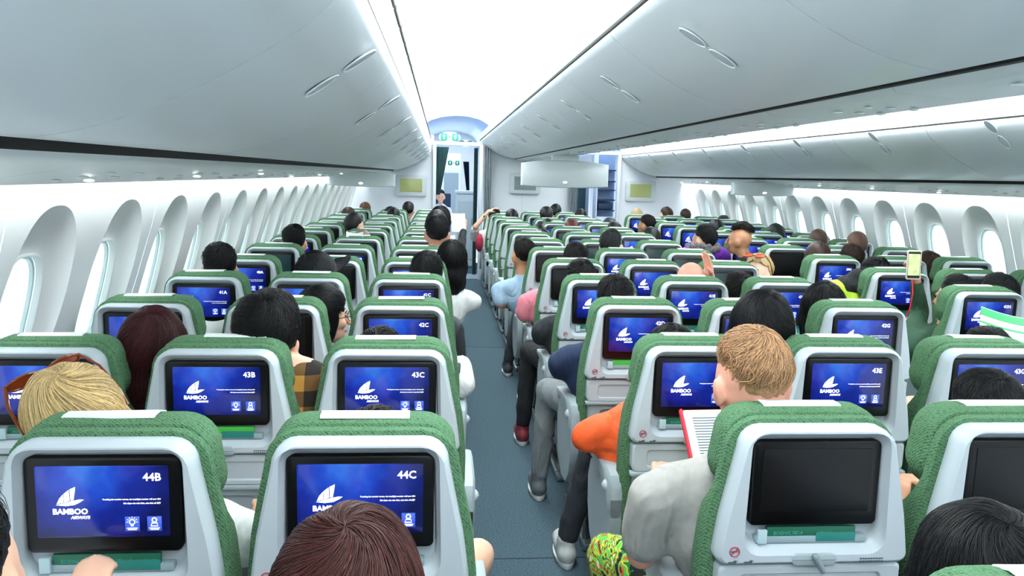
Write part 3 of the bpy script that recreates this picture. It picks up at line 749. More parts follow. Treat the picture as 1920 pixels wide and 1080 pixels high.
def hairmat(col):
    nm = 'hair_'+col
    if nm in MATS: return MATS[nm]
    m = mat(nm, col, .48, noise=.10, nscale=160); N = m.node_tree.nodes; L = m.node_tree.links; b = N['Principled BSDF']; b.inputs['Specular IOR Level'].default_value = .3
    src = b.inputs['Base Color'].links[0].from_socket
    ge = N.new('ShaderNodeNewGeometry'); mr = N.new('ShaderNodeMapRange'); mr.inputs[3].default_value = .55; mr.inputs[4].default_value = 1.6      # each lock its own tone
    mx = N.new('ShaderNodeMixRGB'); mx.blend_type = 'MULTIPLY'; mx.inputs[0].default_value = 1
    L.new(ge.outputs['Random Per Island'], mr.inputs[0]); L.new(src, mx.inputs[1]); L.new(mr.outputs[0], mx.inputs[2]); L.new(mx.outputs[0], b.inputs['Base Color'])
    return m
def clothmat(col, rough=.85):
    if 'cloth_'+col in MATS: return MATS['cloth_'+col]
    m = mat('cloth_'+col, col, rough, noise=.07, nscale=60); N = m.node_tree.nodes; L = m.node_tree.links
    tc = N.new('ShaderNodeTexCoord'); mp = N.new('ShaderNodeMapping'); mp.inputs['Scale'].default_value = (9, 7, 4); mp.inputs['Rotation'].default_value = (.3, .5, 0)
    n2 = N.new('ShaderNodeTexNoise'); n2.inputs['Scale'].default_value = 1; n2.inputs['Detail'].default_value = 2; n2.inputs['Distortion'].default_value = 1.2
    bp = N.new('ShaderNodeBump'); bp.inputs['Strength'].default_value = .8; bp.inputs['Distance'].default_value = .035
    L.new(tc.outputs['Object'], mp.inputs[0]); L.new(mp.outputs[0], n2.inputs['Vector']); L.new(n2.outputs[0], bp.inputs['Height']); L.new(bp.outputs[0], N['Principled BSDF'].inputs['Normal'])
    return m
def mat_plaid():
    m = bpy.data.materials.new('mustard_black_plaid'); m.use_nodes = True; N = m.node_tree.nodes; L = m.node_tree.links; b = N['Principled BSDF']; b.inputs['Roughness'].default_value = .9
    tc = N.new('ShaderNodeTexCoord'); sp = N.new('ShaderNodeSeparateXYZ'); L.new(tc.outputs['Object'], sp.inputs[0]); outs = []
    for ax in (0, 2):
        a = N.new('ShaderNodeMath'); a.operation = 'MULTIPLY'; a.inputs[1].default_value = 11; L.new(sp.outputs[ax], a.inputs[0])
        f = N.new('ShaderNodeMath'); f.operation = 'FRACT'; L.new(a.outputs[0], f.inputs[0]); g = N.new('ShaderNodeMath'); g.operation = 'GREATER_THAN'; g.inputs[1].default_value = .5; L.new(f.outputs[0], g.inputs[0]); outs.append(g)
    s_ = N.new('ShaderNodeMath'); s_.operation = 'ADD'; L.new(outs[0].outputs[0], s_.inputs[0]); L.new(outs[1].outputs[0], s_.inputs[1])
    h = N.new('ShaderNodeMath'); h.operation = 'MULTIPLY'; h.inputs[1].default_value = .5; L.new(s_.outputs[0], h.inputs[0])
    cr = N.new('ShaderNodeValToRGB'); cr.color_ramp.interpolation = 'CONSTANT'; e = cr.color_ramp.elements; e[0].color = srgb('#b98436'); e[1].position = .75; e[1].color = srgb('#241c16'); q = e.new(.25); q.color = srgb('#6a4a24')
    L.new(h.outputs[0], cr.inputs[0]); L.new(cr.outputs[0], b.inputs['Base Color']); return m
def mat_floral():
    m = bpy.data.materials.new('bright_floral_print'); m.use_nodes = True; N = m.node_tree.nodes; L = m.node_tree.links; b = N['Principled BSDF']; b.inputs['Roughness'].default_value = .85
    tc = N.new('ShaderNodeTexCoord'); n1 = N.new('ShaderNodeTexNoise'); n1.inputs['Scale'].default_value = 9; n1.inputs['Distortion'].default_value = 3.5; n1.inputs['Detail'].default_value = 1.5
    L.new(tc.outputs['Object'], n1.inputs['Vector']); cr = N.new('ShaderNodeValToRGB'); cr.color_ramp.interpolation = 'CONSTANT'; e = cr.color_ramp.elements
    e[0].position = 0; e[0].color = srgb('#101a14'); e[1].position = .66; e[1].color = srgb('#d8dcc0')
    for p, c in ((.36, '#1f7a3a'), (.42, '#e8c22c'), (.46, '#3fbf4a'), (.52, '#d8542a'), (.56, '#14201a'), (.60, '#8ac23a')): q = e.new(p); q.color = srgb(c)
    L.new(n1.outputs[0], cr.inputs[0]); L.new(cr.outputs[0], b.inputs['Base Color']); return m
PLAID = mat_plaid(); FLORAL = mat_floral()

def hand_prims(mb, p, d, up, pose='relaxed', side=1, sc=1.0):
    """hand at wrist p pointing along d; up = back of the hand; side = direction of the thumb"""
    d = Vector(d).normalized(); up = Vector(up); up = (up-d*up.dot(d)).normalized(); s_ = d.cross(up)*side; p = Vector(p)
    W = lambda a, b, c: p+(d*a+s_*b+up*c)*sc
    curl = {'relaxed': .5, 'grip': 1.15, 'flat': .12}[pose]
    mb.cap(W(.0, 0, 0), W(.02, 0, 0), .026*sc, .027*sc)
    for k, (off, L_) in enumerate(((.030, .068), (.010, .078), (-.010, .072), (-.029, .056))):
        mb.cap(W(.01, off*.55, 0), W(.085-abs(off)*.25, off, .004), .0155*sc, .0115*sc)
        a = 0; q = W(.085-abs(off)*.25, off, .004); r = .0098
        for j, fr in enumerate((.45, .32, .23)):
            a += curl*(.55+.25*j)*(1+.08*k); q2 = q+(d*math.cos(a)-up*math.sin(a)+s_*off*(.5 if pose != 'grip' else 0))*L_*fr*sc
            mb.cap(q, q2, r*sc, (r-.0009)*sc); r -= .0009; q = q2
    q = W(.022, .022, -.006); q1 = q+(d*.6+s_*.72-up*.3).normalized()*.042*sc; q2 = q1+(d*.85+s_*.25-up*.45*(1+curl)).normalized()*.034*sc
    mb.cap(q, q1, .0145*sc, .0115*sc); mb.cap(q1, q2, .0115*sc, .009*sc)

def head_frame(c, yaw, pitch, roll):
    R = Matrix.Rotation(yaw, 3, 'Z') @ Matrix.Rotation(pitch, 3, 'X') @ Matrix.Rotation(roll, 3, 'Y'); c = Vector(c)
    return R, (lambda x, y, z: c+R @ Vector((x, y, z)))
def head_prims(mb, c, R, W, sc=1.0):
    mb.ell(c, (.074*sc, .092*sc, .098*sc), 24, 16, R)
    mb.ell(W(0, -.012*sc, .018*sc), (.077*sc, .090*sc, .088*sc), 24, 16, R)
    mb.ell(W(0, .040*sc, -.062*sc), (.052*sc, .050*sc, .056*sc), 16, 12, R)       # jaw
    mb.ell(W(0, .078*sc, -.094*sc), (.022*sc, .018*sc, .018*sc), 10, 8, R)        # chin
    mb.cap(W(0, .090*sc, .004*sc), W(0, .112*sc, -.034*sc), .008*sc, .0135*sc)    # nose
    mb.cap(W(-.030*sc, .082*sc, .018*sc), W(.030*sc, .082*sc, .018*sc), .010*sc, .010*sc)   # brow
    for s_ in (-1, 1):
        mb.cap(W(s_*.004*sc, .089*sc, -.064*sc), W(s_*.020*sc, .080*sc, -.064*sc), .007*sc, .005*sc)
        mb.ell(W(s_*.042*sc, .062*sc, -.028*sc), (.022*sc, .022*sc, .022*sc), 10, 8, R)   # cheek
        mb.ell(W(s_*.080*sc, -.006*sc, -.020*sc), (.010*sc, .020*sc, .033*sc), 12, 10, R)  # ear
        mb.ell(W(s_*.088*sc, -.012*sc, -.008*sc), (.007*sc, .014*sc, .022*sc), 10, 8, R)

def hair_obj(parent, c, R, style, col, vol, near, length=.0, seed=0, part=None, sc=1.0, mtl=None):
    """hair grown from the crown down the head: a combed cap plus separate locks"""
    r_ = np.random.RandomState(seed+5)
    Rn = np.array(R); cn = np.array(c)
    ax = np.array([.079, .098, .104])*sc
    tiltp = {'short': .55, 'bob': .42, 'long': .42, 'under': .5, 'buzz': .55}[style]
    ct, st = math.cos(tiltp), math.sin(tiltp)
    def thmax(phi):           # phi 0 = face side (+y), pi = nape
        f = np.cos(phi)
        if style in ('short', 'buzz'): return np.interp(f, [-1, -.5, 0, .35, .75, 1], [1.55, 1.55, 1.38, 1.42, 1.52, 1.50])
        if style == 'under': return np.interp(f, [-1, -.5, 0, .5, 1], [.62, .66, .85, 1.2, 1.45])
        return np.interp(f, [-1, -.2, .25, .6, 1], [1.62, 1.62, 1.75, 1.75, 1.50])
    def fall(phi):            # hanging length beyond the scalp
        if length <= 0: return phi*0
        f = np.cos(phi); return length*np.interp(f, [-1, .0, .3, .5, 1], [1, .95, .7, 0, 0])
    wob = r_.uniform(0, 6.28, 6); swirl = r_.choice([-1, 1])*r_.uniform(1.2, 2.2)
    messy = 1.0 if style == 'short' else .45
    def pos(phi, t, lift):
        tm = thmax(phi); fl_ = fall(phi); arc = tm*.105*sc; tot = arc+fl_; s_ = t*tot
        th = np.minimum(s_/(.105*sc), tm); ex = np.maximum(s_-arc, 0)
        phi = phi+swirl*np.exp(-th*1.6)
        x = np.sin(th)*np.sin(phi); y = np.sin(th)*np.cos(phi); z = np.cos(th)
        y2 = y*ct-z*st; z2 = y*st+z*ct                       # tilt the crown towards the back
        vv = vol*(.55+.45*np.clip(1-th/2.2, 0, 1)) if length <= 0 else vol*(.8+.2*np.cos(th))
        bump_ = 1+.10*np.sin(phi*3+wob[0]+t*2)+.07*np.sin(phi*7+wob[1]-t*3)
        e = (vv*bump_+lift)-(.0115*np.clip((t-.62)/.38, 0, 1)**1.5 if length <= 0 and style in ('short', 'under') else 0)
        P_ = np.stack([x*(ax[0]+e), y2*(ax[1]+e), z2*(ax[2]+e)], -1)
        if length > 0:
            out = .012*np.sin(np.clip(ex/max(length, .01), 0, 1)*PI)*1.0
            rad = np.stack([np.sin(phi), np.cos(phi)], -1)
            wave = .006*np.sin(ex*38+phi*4+wob[2])*np.clip(ex/.1, 0, 1)
            P_[..., 0] += rad[..., 0]*(out+wave)-P_[..., 0]*np.clip(ex/.25, 0, 1)*.30; P_[..., 1] += rad[..., 1]*(out+wave)
            P_[..., 2] -= ex
        return P_
    NP, NT = (72, 22) if near else (40, 14)
    if near == 2: NP, NT = 120, 30
    ph = np.linspace(0, 2*PI, NP, endpoint=False); tt = np.linspace(.0, 1, NT); tt[0] = .004
    PH, TT = np.meshgrid(ph, tt)
    ridg = (.0022*np.sin(PH*23+np.sin(TT*5+wob[3])*2.5)+.0014*np.sin(PH*41+TT*6+wob[4]))*sc*np.sqrt(TT)*(1-.15*TT)
    if style == 'buzz': ridg *= .2
    jag = 1+.05*np.sin(PH*9+wob[5])*(TT > .85)+.03*np.sin(PH*19)*(TT > .85)
    A = pos(PH, TT*jag, ridg)
    B = A*0
    vs = A.reshape(-1, 3); fs = []
    for i in range(NT-1):
        for j in range(NP):
            a = i*NP+j; b = i*NP+(j+1) % NP; fs.append((a, b, b+NP, a+NP))
    # tuck under the edge
    last = A[-1]; inner = last.copy(); inner[:, :2] *= .80; inner[:, 2] += .006
    n0 = len(vs); vs = np.concatenate([vs, inner, A[0].mean(0)[None], inner.mean(0)[None]+[[0, 0, .02]]])
    for j in range(NP):
        a = (NT-1)*NP+j; b = (NT-1)*NP+(j+1) % NP; fs.append((a, b, n0+(j+1) % NP, n0+j))
        fs.append((j, n0+NP, (j+1) % NP)); 
        if style != 'under' or True: fs.append((n0+j, n0+(j+1) % NP, n0+NP+1))
    V = [vs]; F = [fs]; cnt = len(vs)
    ns = {0: 0, 1: 900, 2: 5200}[near if style != 'buzz' else (0 if near < 2 else 2)]
    if ns:
        K = 9 if length <= .05 else 15
        clump = r_.uniform(0, 2*PI, 70)
        phs = r_.uniform(0, 2*PI, ns); near_c = clump[np.argmin(np.abs(((phs[:, None]-clump[None]+PI) % (2*PI))-PI), 1)]
        dphi = ((near_c-phs+PI) % (2*PI))-PI
        t0 = r_.uniform(0, .55, ns)**1.0; t1 = np.minimum(t0+r_.uniform(.35, .75, ns), 1.0+r_.uniform(-.05, .05, ns))
        if style == 'buzz' or length <= 0 and style == 'short': t1 = np.minimum(t0+r_.uniform(.18, .45, ns), 1.03)
        u = np.linspace(0, 1, K)
        T = t0[:, None]+(t1-t0)[:, None]*u[None]
        drift = r_.normal(0, .10+.16*messy, ns)
        PHs = phs[:, None]+dphi[:, None]*.75*u[None]**1.5+drift[:, None]*np.sin(u*PI)[None]
        lift = (r_.uniform(.0005, .006 if length > 0 else .010, ns)[:, None]*np.sin(u*PI*.9+.15)[None]+.001)*sc
        if style == 'buzz': lift *= .5
        C_ = pos(PHs, T, lift)
        # local frame
        Tn = np.gradient(C_, axis=1); Tn /= np.linalg.norm(Tn, axis=-1, keepdims=True)+1e-9
        Nn = C_/(np.linalg.norm(C_, axis=-1, keepdims=True)+1e-9); Bn = np.cross(Tn, Nn); Bn /= np.linalg.norm(Bn, axis=-1, keepdims=True)+1e-9
        wd = (r_.uniform(*((.0005, .0011) if near == 2 else (.0007, .0016)), ns)*sc)[:, None, None]*(np.sin(np.clip(u*1.0+.08, 0, 1)*PI)**.5)[None, :, None]+.0001
        r1 = C_+Bn*wd; r2 = C_-Bn*wd; r3 = C_+Nn*wd*.7
        S_ = np.stack([r1, r3, r2], 2).reshape(-1, 3); V.append(S_)
        base = np.arange(ns)[:, None, None]*K*3+np.arange(K-1)[None, :, None]*3
        f2 = []
        for a, b in ((0, 1), (1, 2), (2, 0)):
            q = np.concatenate([base+a, base+b, base+b+3, base+a+3], -1).reshape(-1, 4)+cnt; f2.append(q)
        F.append(np.concatenate(f2))
    V = np.concatenate(V); V = V @ Rn.T + cn
    me = bpy.data.meshes.new('hair'); flat = [i for f in F[0] for i in f]; lens_ = [len(f) for f in F[0]]
    flat = np.array(flat, 'i'); lens_ = np.array(lens_, 'i')
    if len(F) > 1: flat = np.concatenate([flat, F[1].ravel()]); lens_ = np.concatenate([lens_, np.full(len(F[1]), 4)])
    me.vertices.add(len(V)); me.vertices.foreach_set('co', V.astype('f').ravel()); me.loops.add(len(flat)); me.loops.foreach_set('vertex_index', flat.astype('i'))
    me.polygons.add(len(lens_)); me.polygons.foreach_set('loop_start', np.concatenate([[0], np.cumsum(lens_)[:-1]]).astype('i')); me.update(calc_edges=True); me.validate()
    me.polygons.foreach_set('use_smooth', [True]*len(me.polygons))
    me.materials.append(mtl or hairmat(col)); o = bpy.data.objects.new('hair', me); COL.objects.link(o); o.parent = parent; o.matrix_parent_inverse = parent.matrix_world.inverted() if False else Matrix.Translation(-parent.location)
    return o

def person(label, seatpos, head, hair, skin='light', top='#33383c', bottom='#2b3036', yaw=0, pitch=0, roll=0, near=0, sleeve='long', mtop=None, mbot=None, legs='auto', arms=None,
           hands=None, face=False, sc=1.0, lean=None, shoes='#3a3f44', shorts=False, group=None, extra=None, feetx=0, mask=False, knees=None, shz=None):
    """seatpos (x, y of the seat back); head (x, y, ztop)"""
    sx, sy = seatpos; hx, hy, hz = head
    hs = .98*sc
    c = Vector((hx, hy, hz-.120*hs-.75*(hair or {}).get('vol', 0)))
    R, W = head_frame(c, yaw, pitch, roll)
    neck = W(0, -.02, -.10); sh = Vector(((hx*.6+sx*.4) if lean is None else lean[0], min(neck.y, hy)-.01, c.z-.235*sc)); hip = Vector((sx+(sh.x-sx)*.15, sy+.25, .56))
    if sh.y < sy+.19: sh.y = sy+.20
    if shz: sh.z = shz
    v = {0: .016, 1: .011, 2: .0075}[near]
    root = empty('person', (sx, sy+.3, 0), label, 'person', group)
    inv = Matrix.Translation(-root.location)
    def put(nm, me, m, par=None):
        me.materials.clear(); me.materials.append(m); o = bpy.data.objects.new(nm, me); COL.objects.link(o); o.parent = par or root
        o.matrix_parent_inverse = inv if par is None else Matrix.Identity(4); return o
    sw = .175*sc
    chest = sh.lerp(hip, .35)
    up = (sh-hip).normalized()
    A = arms or {}
    elb, wri, han = {}, {}, {}
    for s_, k in ((-1, 'l'), (1, 'r')):
        shp = sh+Vector((s_*sw, .0, -.02)); el = Vector(A.get(k+'e', sh+Vector((s_*(sw+.035), .12, -.24*sc)))); wr = Vector(A.get(k+'w', (sh.x+s_*.09, sy+.42, .68)))
        elb[s_], wri[s_] = (shp, el), wr
    mb = MB(); head_prims(mb, c, R, W, hs)
    mb.cap(neck+Vector((0, 0, .03)), sh+Vector((0, 0, .03)), .052*sc, .060*sc)
    mb.cap(sh+Vector((-sw*.6, 0, .0)), sh+Vector((sw*.6, 0, .0)), .045, .045); mb.cap(sh+Vector((0, 0, -.03)), hip, .09, .10)
    for s_ in (-1, 1):
        shp, el = elb[s_]; wr = wri[s_]
        mb.cap(shp, el, .042*sc, .036*sc); mb.cap(el, wr, .036*sc, .025*sc)
        d = (wr-el).normalized(); hp = (hands or {}).get(s_, 'relaxed')
        if hp != 'relaxed' or near: hand_prims(mb, wr+d*.012, (hands or {}).get(('d', s_), d+Vector((0, .3, 0))), (hands or {}).get(('u', s_), (0, 0, 1)), hp, side=-s_*((hands or {}).get('flip', 1)), sc=sc)
        else: hand_prims(mb, wr+d*.012, d, (0, 0, 1), 'relaxed', side=-s_, sc=sc*1.1)
    K = {}
    for s_ in (-1, 1):
        hp = hip+Vector((s_*.09, .02, -.04)); kn = Vector(((knees or {}).get(s_)) or (sx+s_*.11+feetx*.4, sy+.25+.42*sc, .56)); an = Vector((sx+s_*.11+feetx, kn.y+.04, .11)); K[s_] = (hp, kn, an)
        mb.cap(hp, kn, .070*sc, .048*sc); mb.cap(kn, an, .046*sc, .032*sc); mb.cap(an, an+Vector((0, .12, -.06)), .030, .025)
    # the body keeps its fine fingers where a hand shows
    fine = near == 2 or (hands and any(h in ('grip', 'flat') for h in hands.values() if isinstance(h, str)))
    body = remesh(mb, .0062 if fine else v, 3 if not fine else 3, 'body')
    body = put('body', body, skinmat(skin))
    # clothes
    mt = mtop or clothmat(top); mb = MB(); g = .016
    mb.cap(sh+Vector((-sw*.72, 0, .0)), sh+Vector((sw*.72, 0, .0)), .058*sc+g*.5, .058*sc+g*.5, 14)
    mb.ell(sh.lerp(hip, .28), (.175*sc, .115*sc, .17), 20, 12); mb.ell(sh.lerp(hip, .62), (.165*sc, .125*sc, .17), 20, 12); mb.ell(hip+Vector((0, .01, .0)), (.17*sc, .125*sc, .12), 18, 10)
    mb.cap(sh+Vector((0, 0, .01)), sh.lerp(neck, .58)+Vector((0, -.002, .012)), .082*sc, .060*sc)
    for s_ in (-1, 1): mb.cap(sh.lerp(neck, .22)+Vector((s_*.03, 0, 0)), sh+Vector((s_*sw*.85, 0, -.008)), .060*sc, .062*sc, 12)
    for s_ in (-1, 1):
        shp, el = elb[s_]; wr = wri[s_]
        if sleeve == 'short': mb.cap(shp, shp.lerp(el, .72), .062*sc, .058*sc, 12)
        else: mb.cap(shp, el, .058*sc, .050*sc, 12); mb.cap(el, el.lerp(wr, .93), .050*sc, .036*sc, 12)
    put('shirt', remesh(mb, max(v, .010)+.002, 16, 'shirt', disp=.0015, seed=len(bpy.data.objects) % 17), mt)
    mt = mbot or clothmat(bottom); mb = MB()
    mb.ell(hip+Vector((0, .01, -.05)), (.175*sc, .13, .10), 16, 10)
    for s_ in (-1, 1):
        hp, kn, an = K[s_]
        mb.cap(hp, kn if not (shorts == 'brief') else hp.lerp(kn, .55), .086*sc, .064*sc if not (shorts == 'brief') else .074, 12)
        if not shorts: mb.cap(kn, kn.lerp(an, .95), .060*sc, .046*sc, 12)
        elif shorts != 'brief': mb.cap(kn, kn.lerp(an, .12), .062*sc, .062*sc, 12)
    put('shorts' if shorts else 'trousers', remesh(mb, .015, 4, 'trousers', disp=.003), mt)
    for s_ in (-1, 1):
        an = K[s_][2]; mb = MB(); mb.cap(an+Vector((0, -.02, -.055)), an+Vector((0, .15, -.062)), .042, .040, 12); mb.cap(an+Vector((0, 0, .0)), an+Vector((0, .02, -.04)), .042, .042, 12)
        mb2 = MB(); 
        sm = remesh(mb, .010, 4, 'shoe')
        n = len(sm.vertices); co = np.empty(n*3, 'f'); sm.vertices.foreach_get('co', co); co = co.reshape(-1, 3); co[:, 2] = np.maximum(co[:, 2], .012); sm.vertices.foreach_set('co', co.ravel())
        so = put('shoe', sm, mat('shoe_'+shoes, shoes, .6))
        mb2.loft([[(an.x+(.043+q)*math.cos(a), an.y+.065+(.125+q)*math.sin(a), z) for a in np.linspace(0, 2*PI, 25)[:-1]] for z, q in ((.001, -.004), (.012, .001), (.024, 0))])
        sl = mb2.build('sole', mat('sole_white', '#d8dcdc', .6)); sl.parent = so; sl.matrix_parent_inverse = Matrix.Identity(4)
    if hair:
        st = hair.get('style', 'short')
        if st != 'bald':
            hair_obj(root, c+R @ Vector((0, -.010, .016)), R, st, hair['col'], hair.get('vol', .012), near, hair.get('len', 0), seed=int(abs(hx*977+hy*131)) % 9999, sc=hs, mtl=hair.get('mtl'))
    if face:
        e_ = MB()
        for s_ in (-1, 1): e_.ell(W(s_*.030*hs, .083*hs, .001), (.012, .006, .0055), 12, 8, R)
        put('eyes', e_.mesh('eyes'), mat('eye_dark', '#221a18', .2))
        e_ = MB(); e_.cap(W(-.020*hs, .089*hs, -.066*hs), W(.020*hs, .089*hs, -.066*hs), .0055, .0055); put('lips', e_.mesh('lips'), mat('lips', '#b0605a', .4))
        e_ = MB()
        for s_ in (-1, 1): e_.cap(W(s_*.018*hs, .094*hs, .022*hs), W(s_*.044*hs, .080*hs, .020*hs), .003, .003)
        put('eyebrows', e_.mesh('eyebrows'), mat('eyebrow', '#1c1614', .7))
    return dict(root=root, c=c, R=R, W=W, put=put, inv=inv, hs=hs, K=K, sh=sh)
def loose(name, mb, m, label, cat, smooth=True, ang=35, group=None): return tag(mb.build(name, m, None, smooth, ang), label, cat, group)

BK = '#0b0c0f'; DB = '#1d1413'; BR = '#3a241a'
def ST(col, n): return (XC[col], YB[col]+.79*n)
def P_(label, col, n, x, zt, hair, dy=0, **k):
    s_ = ST(col, n); return person(label, s_, (x, s_[1]+.25+dy, zt), hair, **k)

# --- nearest people
a = P_('person with a reddish brown bob in front of the screen reading 44C', 'C', -1, -.11, 1.15, dict(style='bob', col='#3c1a17', vol=.022, len=.07), top='#5a5f63', near=2, skin='light', pitch=-.15)
a = P_('person at the bottom right corner with glossy black hair, in front of a dark screen', 'D', -1, .87, 1.075, dict(style='bob', col=BK, vol=.020, len=.08), dy=.10, near=2, skin='tan', top='#24292d')
# the hand reaching to the pocket under 44B, its owner left out of the frame
a = P_('person at the bottom left edge reaching a hand to the pocket under screen 44B', 'B', -1, -.612, 1.165, dict(style='short', col=BK), near=1, skin='light', top='#5c6468', dy=.04,
       arms=dict(re=(-.47, 1.12, .62), rw=(-.610, 1.345, .780), le=(-.80, 1.05, .66), lw=(-.72, 1.2, .66)), hands={1: 'relaxed', ('d', 1): (.0, .72, .69), ('u', 1): (0, -.69, .72)})
# 44B
bl = dict(style='long', col='#d9bb86', vol=.022, len=.10)
a = P_('person with blonde hair and amber sunglasses pushed up, left of seat 44B', 'B', 0, -.79, 1.145, bl, dy=.03, near=2, skin='light', top='#e9eeee', sleeve='short', roll=-.35, pitch=-.12, yaw=.65, lean=(-.62, 0),
       arms=dict(re=(-.385, 1.90, .66), rw=(-.45, 2.1, .66)))
def sunglasses(a, m, fy=.07, fz=.075, k=1.3):
    R = a['R']; W0 = a['W']; W = lambda x, y, z: W0(x*k, y, z); o = MB()
    lens = MB()
    for s_ in (-1, 1):
        ring = []
        for t in np.linspace(0, 2*PI, 15)[:-1]: ring.append((s_*.036+.030*math.cos(t), fy-.016*math.sin(t), fz+.015*math.sin(t)))
        pts = [W(*p) for p in ring]; o.tube(pts+[pts[0]], .0035, 6); lens.loft([pts, [p+(R @ Vector((0, .002, 0))) for p in pts]])
        o.tube([W(s_*.066, fy, fz+.006), W(s_*.082, fy-.05, fz-.03), W(s_*.086, fy-.10, fz-.085), W(s_*.084, fy-.12, fz-.125)], .004, 6, .6)
    o.tube([W(-.012, fy+.003, fz), W(.012, fy+.003, fz)], .003, 6)
    f = o.build('sunglasses', m); lf = lens.build('lens', mat('amber_lens', '#a8481c', .1), f)
    return f
s_ = sunglasses(a, M['tort'], fy=.088, fz=.122, k=1.2); tag(s_, 'amber sunglasses resting on the blonde hair left of screen 44B', 'sunglasses')
# patch on the sleeve
p = MB(); p.tube([(-.352, 1.86+.010*math.cos(t), .805+.012*math.sin(t)) for t in np.linspace(0, 2*PI, 15)], .0025, 5); p.ell((-.352, 1.86, .805), (.002, .006, .007)); o = p.build('sleeve_patch', M['black'], a['root']); o.matrix_parent_inverse = a['inv']
# 44C: bare knee at the aisle
a = P_('person hidden behind seat 44C, bare knee and white shorts by the aisle', 'C', 0, -.14, 1.045, dict(style='short', col=BK), near=1, skin='light', top='#dfe3e3', bottom='#e4e8e8', shorts='brief', sleeve='short',
       knees={1: (.105, 1.95, .61), -1: (-.26, 2.15, .56)}, arms=dict(re=(.02, 1.76, .68), rw=(-.05, 1.95, .66)))
# 44D ginger man
a = P_('person with short ginger hair, grey t-shirt and floral shorts, reading a tablet', 'D', 0, .745, 1.232, dict(style='short', col='#ab8460', vol=.006), dy=-.02, near=2, skin='pink', mtop=clothmat('#a9a7a2'), sleeve='short', mbot=FLORAL, shorts=True,
       lean=(.705, 0), sc=1.08, arms=dict(le=(.505, 1.84, .665), lw=(.62, 2.08, .74), re=(.93, 2.0, .72), rw=(.84, 2.12, .76)), hands={-1: 'grip', 1: 'grip'}, knees={-1: (.50, 2.16, .50), 1: (.78, 2.3, .56)}, feetx=-.14, shoes='#7c8285', yaw=.10, pitch=-.28)
tb = empty('tablet', (.795, 2.19, .845), 'white tablet with a red cover held by the ginger haired person', 'tablet'); tilt(tb, -.75, 0, .06)
mb = MB(); lip(mb, .085, -.085, lambda z: .075, .008, .008, -.004, .004, .002); mb.build('tablet_body', M['cloth'], tb); mb = MB(); lip(mb, .07, -.07, lambda z: .062, .002, .002, -.0045, -.003, .0003); mb.build('screen', mat('tablet_screen', '#c9d6da', .3, emit='#c4d2d8', es=.35), tb)
mb = MB(); mb.box((-.079, .004, 0), (.008, .016, .18), .003); mb.box((0, .006, .086), (.15, .006, .006), .002); mb.box((0, .007, 0), (.16, .004, .175), .002); mb.build('cover', mat('red_cover', '#d02a3c', .5), tb)
mb = MB()
for r_ in range(14): mb.box((-.002-.004*(r_ % 3), -.0052, .058-.0085*r_), (.10-.008*(r_ % 3), .0006, .0022))
mb.build('printed_lines', M['ink'], tb)
a = P_('person with short black hair in front of the screen reading 43G', 'E', 0, 1.36, 1.125, dict(style='short', col=BK, vol=.014), near=2, skin='tan', top='#2f353b', pitch=-.1)
# 43 row
a = P_('person with long dark burgundy hair between the screens 43A and 43B', 'A', 1, -.885, 1.14, dict(style='long', col='#3c1519', vol=.024, len=.26), near=2, skin='light', top='#2a2a2e')
a = P_('person with thick black hair in a mustard and black plaid shirt behind screen 43B', 'B', 1, -.54, 1.20, dict(style='short', col=BK, vol=.032), near=2, skin='light', mtop=PLAID, roll=.1, sc=1.1, lean=(-.42, 0), shz=.90)
a = P_('person hidden behind seat 43C, only the top of black hair showing', 'C', 1, -.19, 1.075, dict(style='short', col=BK, vol=.012), dy=.05, near=1, top='#3a3f44')
a = P_('person in a bright orange jacket and dark vest beside the aisle behind screen 43D', 'D', 1, .79, 1.09, dict(style='bob', col=BK, vol=.014, len=.05), near=1, top='#e2561c', mtop=clothmat('#ee5a1e', .7), lean=(.68, 0), arms=dict(le=(.515, 2.66, .70), lw=(.70, 2.88, .64), re=(.96, 2.8, .7), rw=(.85, 2.95, .7)), feetx=-.17, shoes='#c8cbc8')
a = P_('person with a big head of black hair in front of the screen reading 42E', 'E', 1, 1.10, 1.21, dict(style='bob', col=BK, vol=.022, len=.03), near=2, top='#23262a', sc=1.05, lean=(1.2, 0))
a = P_('person holding a green and white magazine beside screen 41H, only black hair showing', 'G', 1, 1.92, 1.09, dict(style='short', col=BK, vol=.014), near=1, top='#3c4246', lean=(1.85, 0))
# 42 row
a = P_('person with a black bob and thin glasses turned right between 42B and 42C', 'B', 2, -.475, 1.11, dict(style='bob', col=BK, vol=.016, len=.10), near=2, top='#1e2024', yaw=-1.1, face=True)
W = a['W']; g = MB()
for s_ in (-1, 1):
    g.tube([W(s_*.034+.025*math.cos(t), .104-.006*abs(math.cos(t)), .0+.021*math.sin(t)) for t in np.linspace(0, 2*PI, 17)], .0018, 5); g.tube([W(s_*.058, .098, .004), W(s_*.082, .05, .004), W(s_*.084, -.01, .0)], .0018, 5)
g.tube([W(-.010, .104, .004), W(.010, .104, .004)], .0018, 5); loose('eyeglasses', g, M['black'], 'thin black round glasses worn by the person with the black bob', 'glasses')
a = P_('person in navy jacket and light grey trousers beside the aisle behind screen 42D', 'D', 2, .76, 1.16, dict(style='short', col=BK, vol=.014), near=1, top='#1b2c4c', bottom='#7f8588', lean=(.70, 0), arms=dict(le=(.53, 3.42, .74), lw=(.62, 3.62, .70), re=(.98, 3.6, .7), rw=(.85, 3.75, .7)), feetx=-.20, knees={-1: (.53, 3.75, .56), 1: (.84, 3.84, .56)}, shoes='#5d6468')
a = P_('person with long straight black hair between the screens 41E and 41G', 'G', 2, 1.71, 1.14, dict(style='long', col=BK, vol=.020, len=.18), near=1, top='#2a2d31')
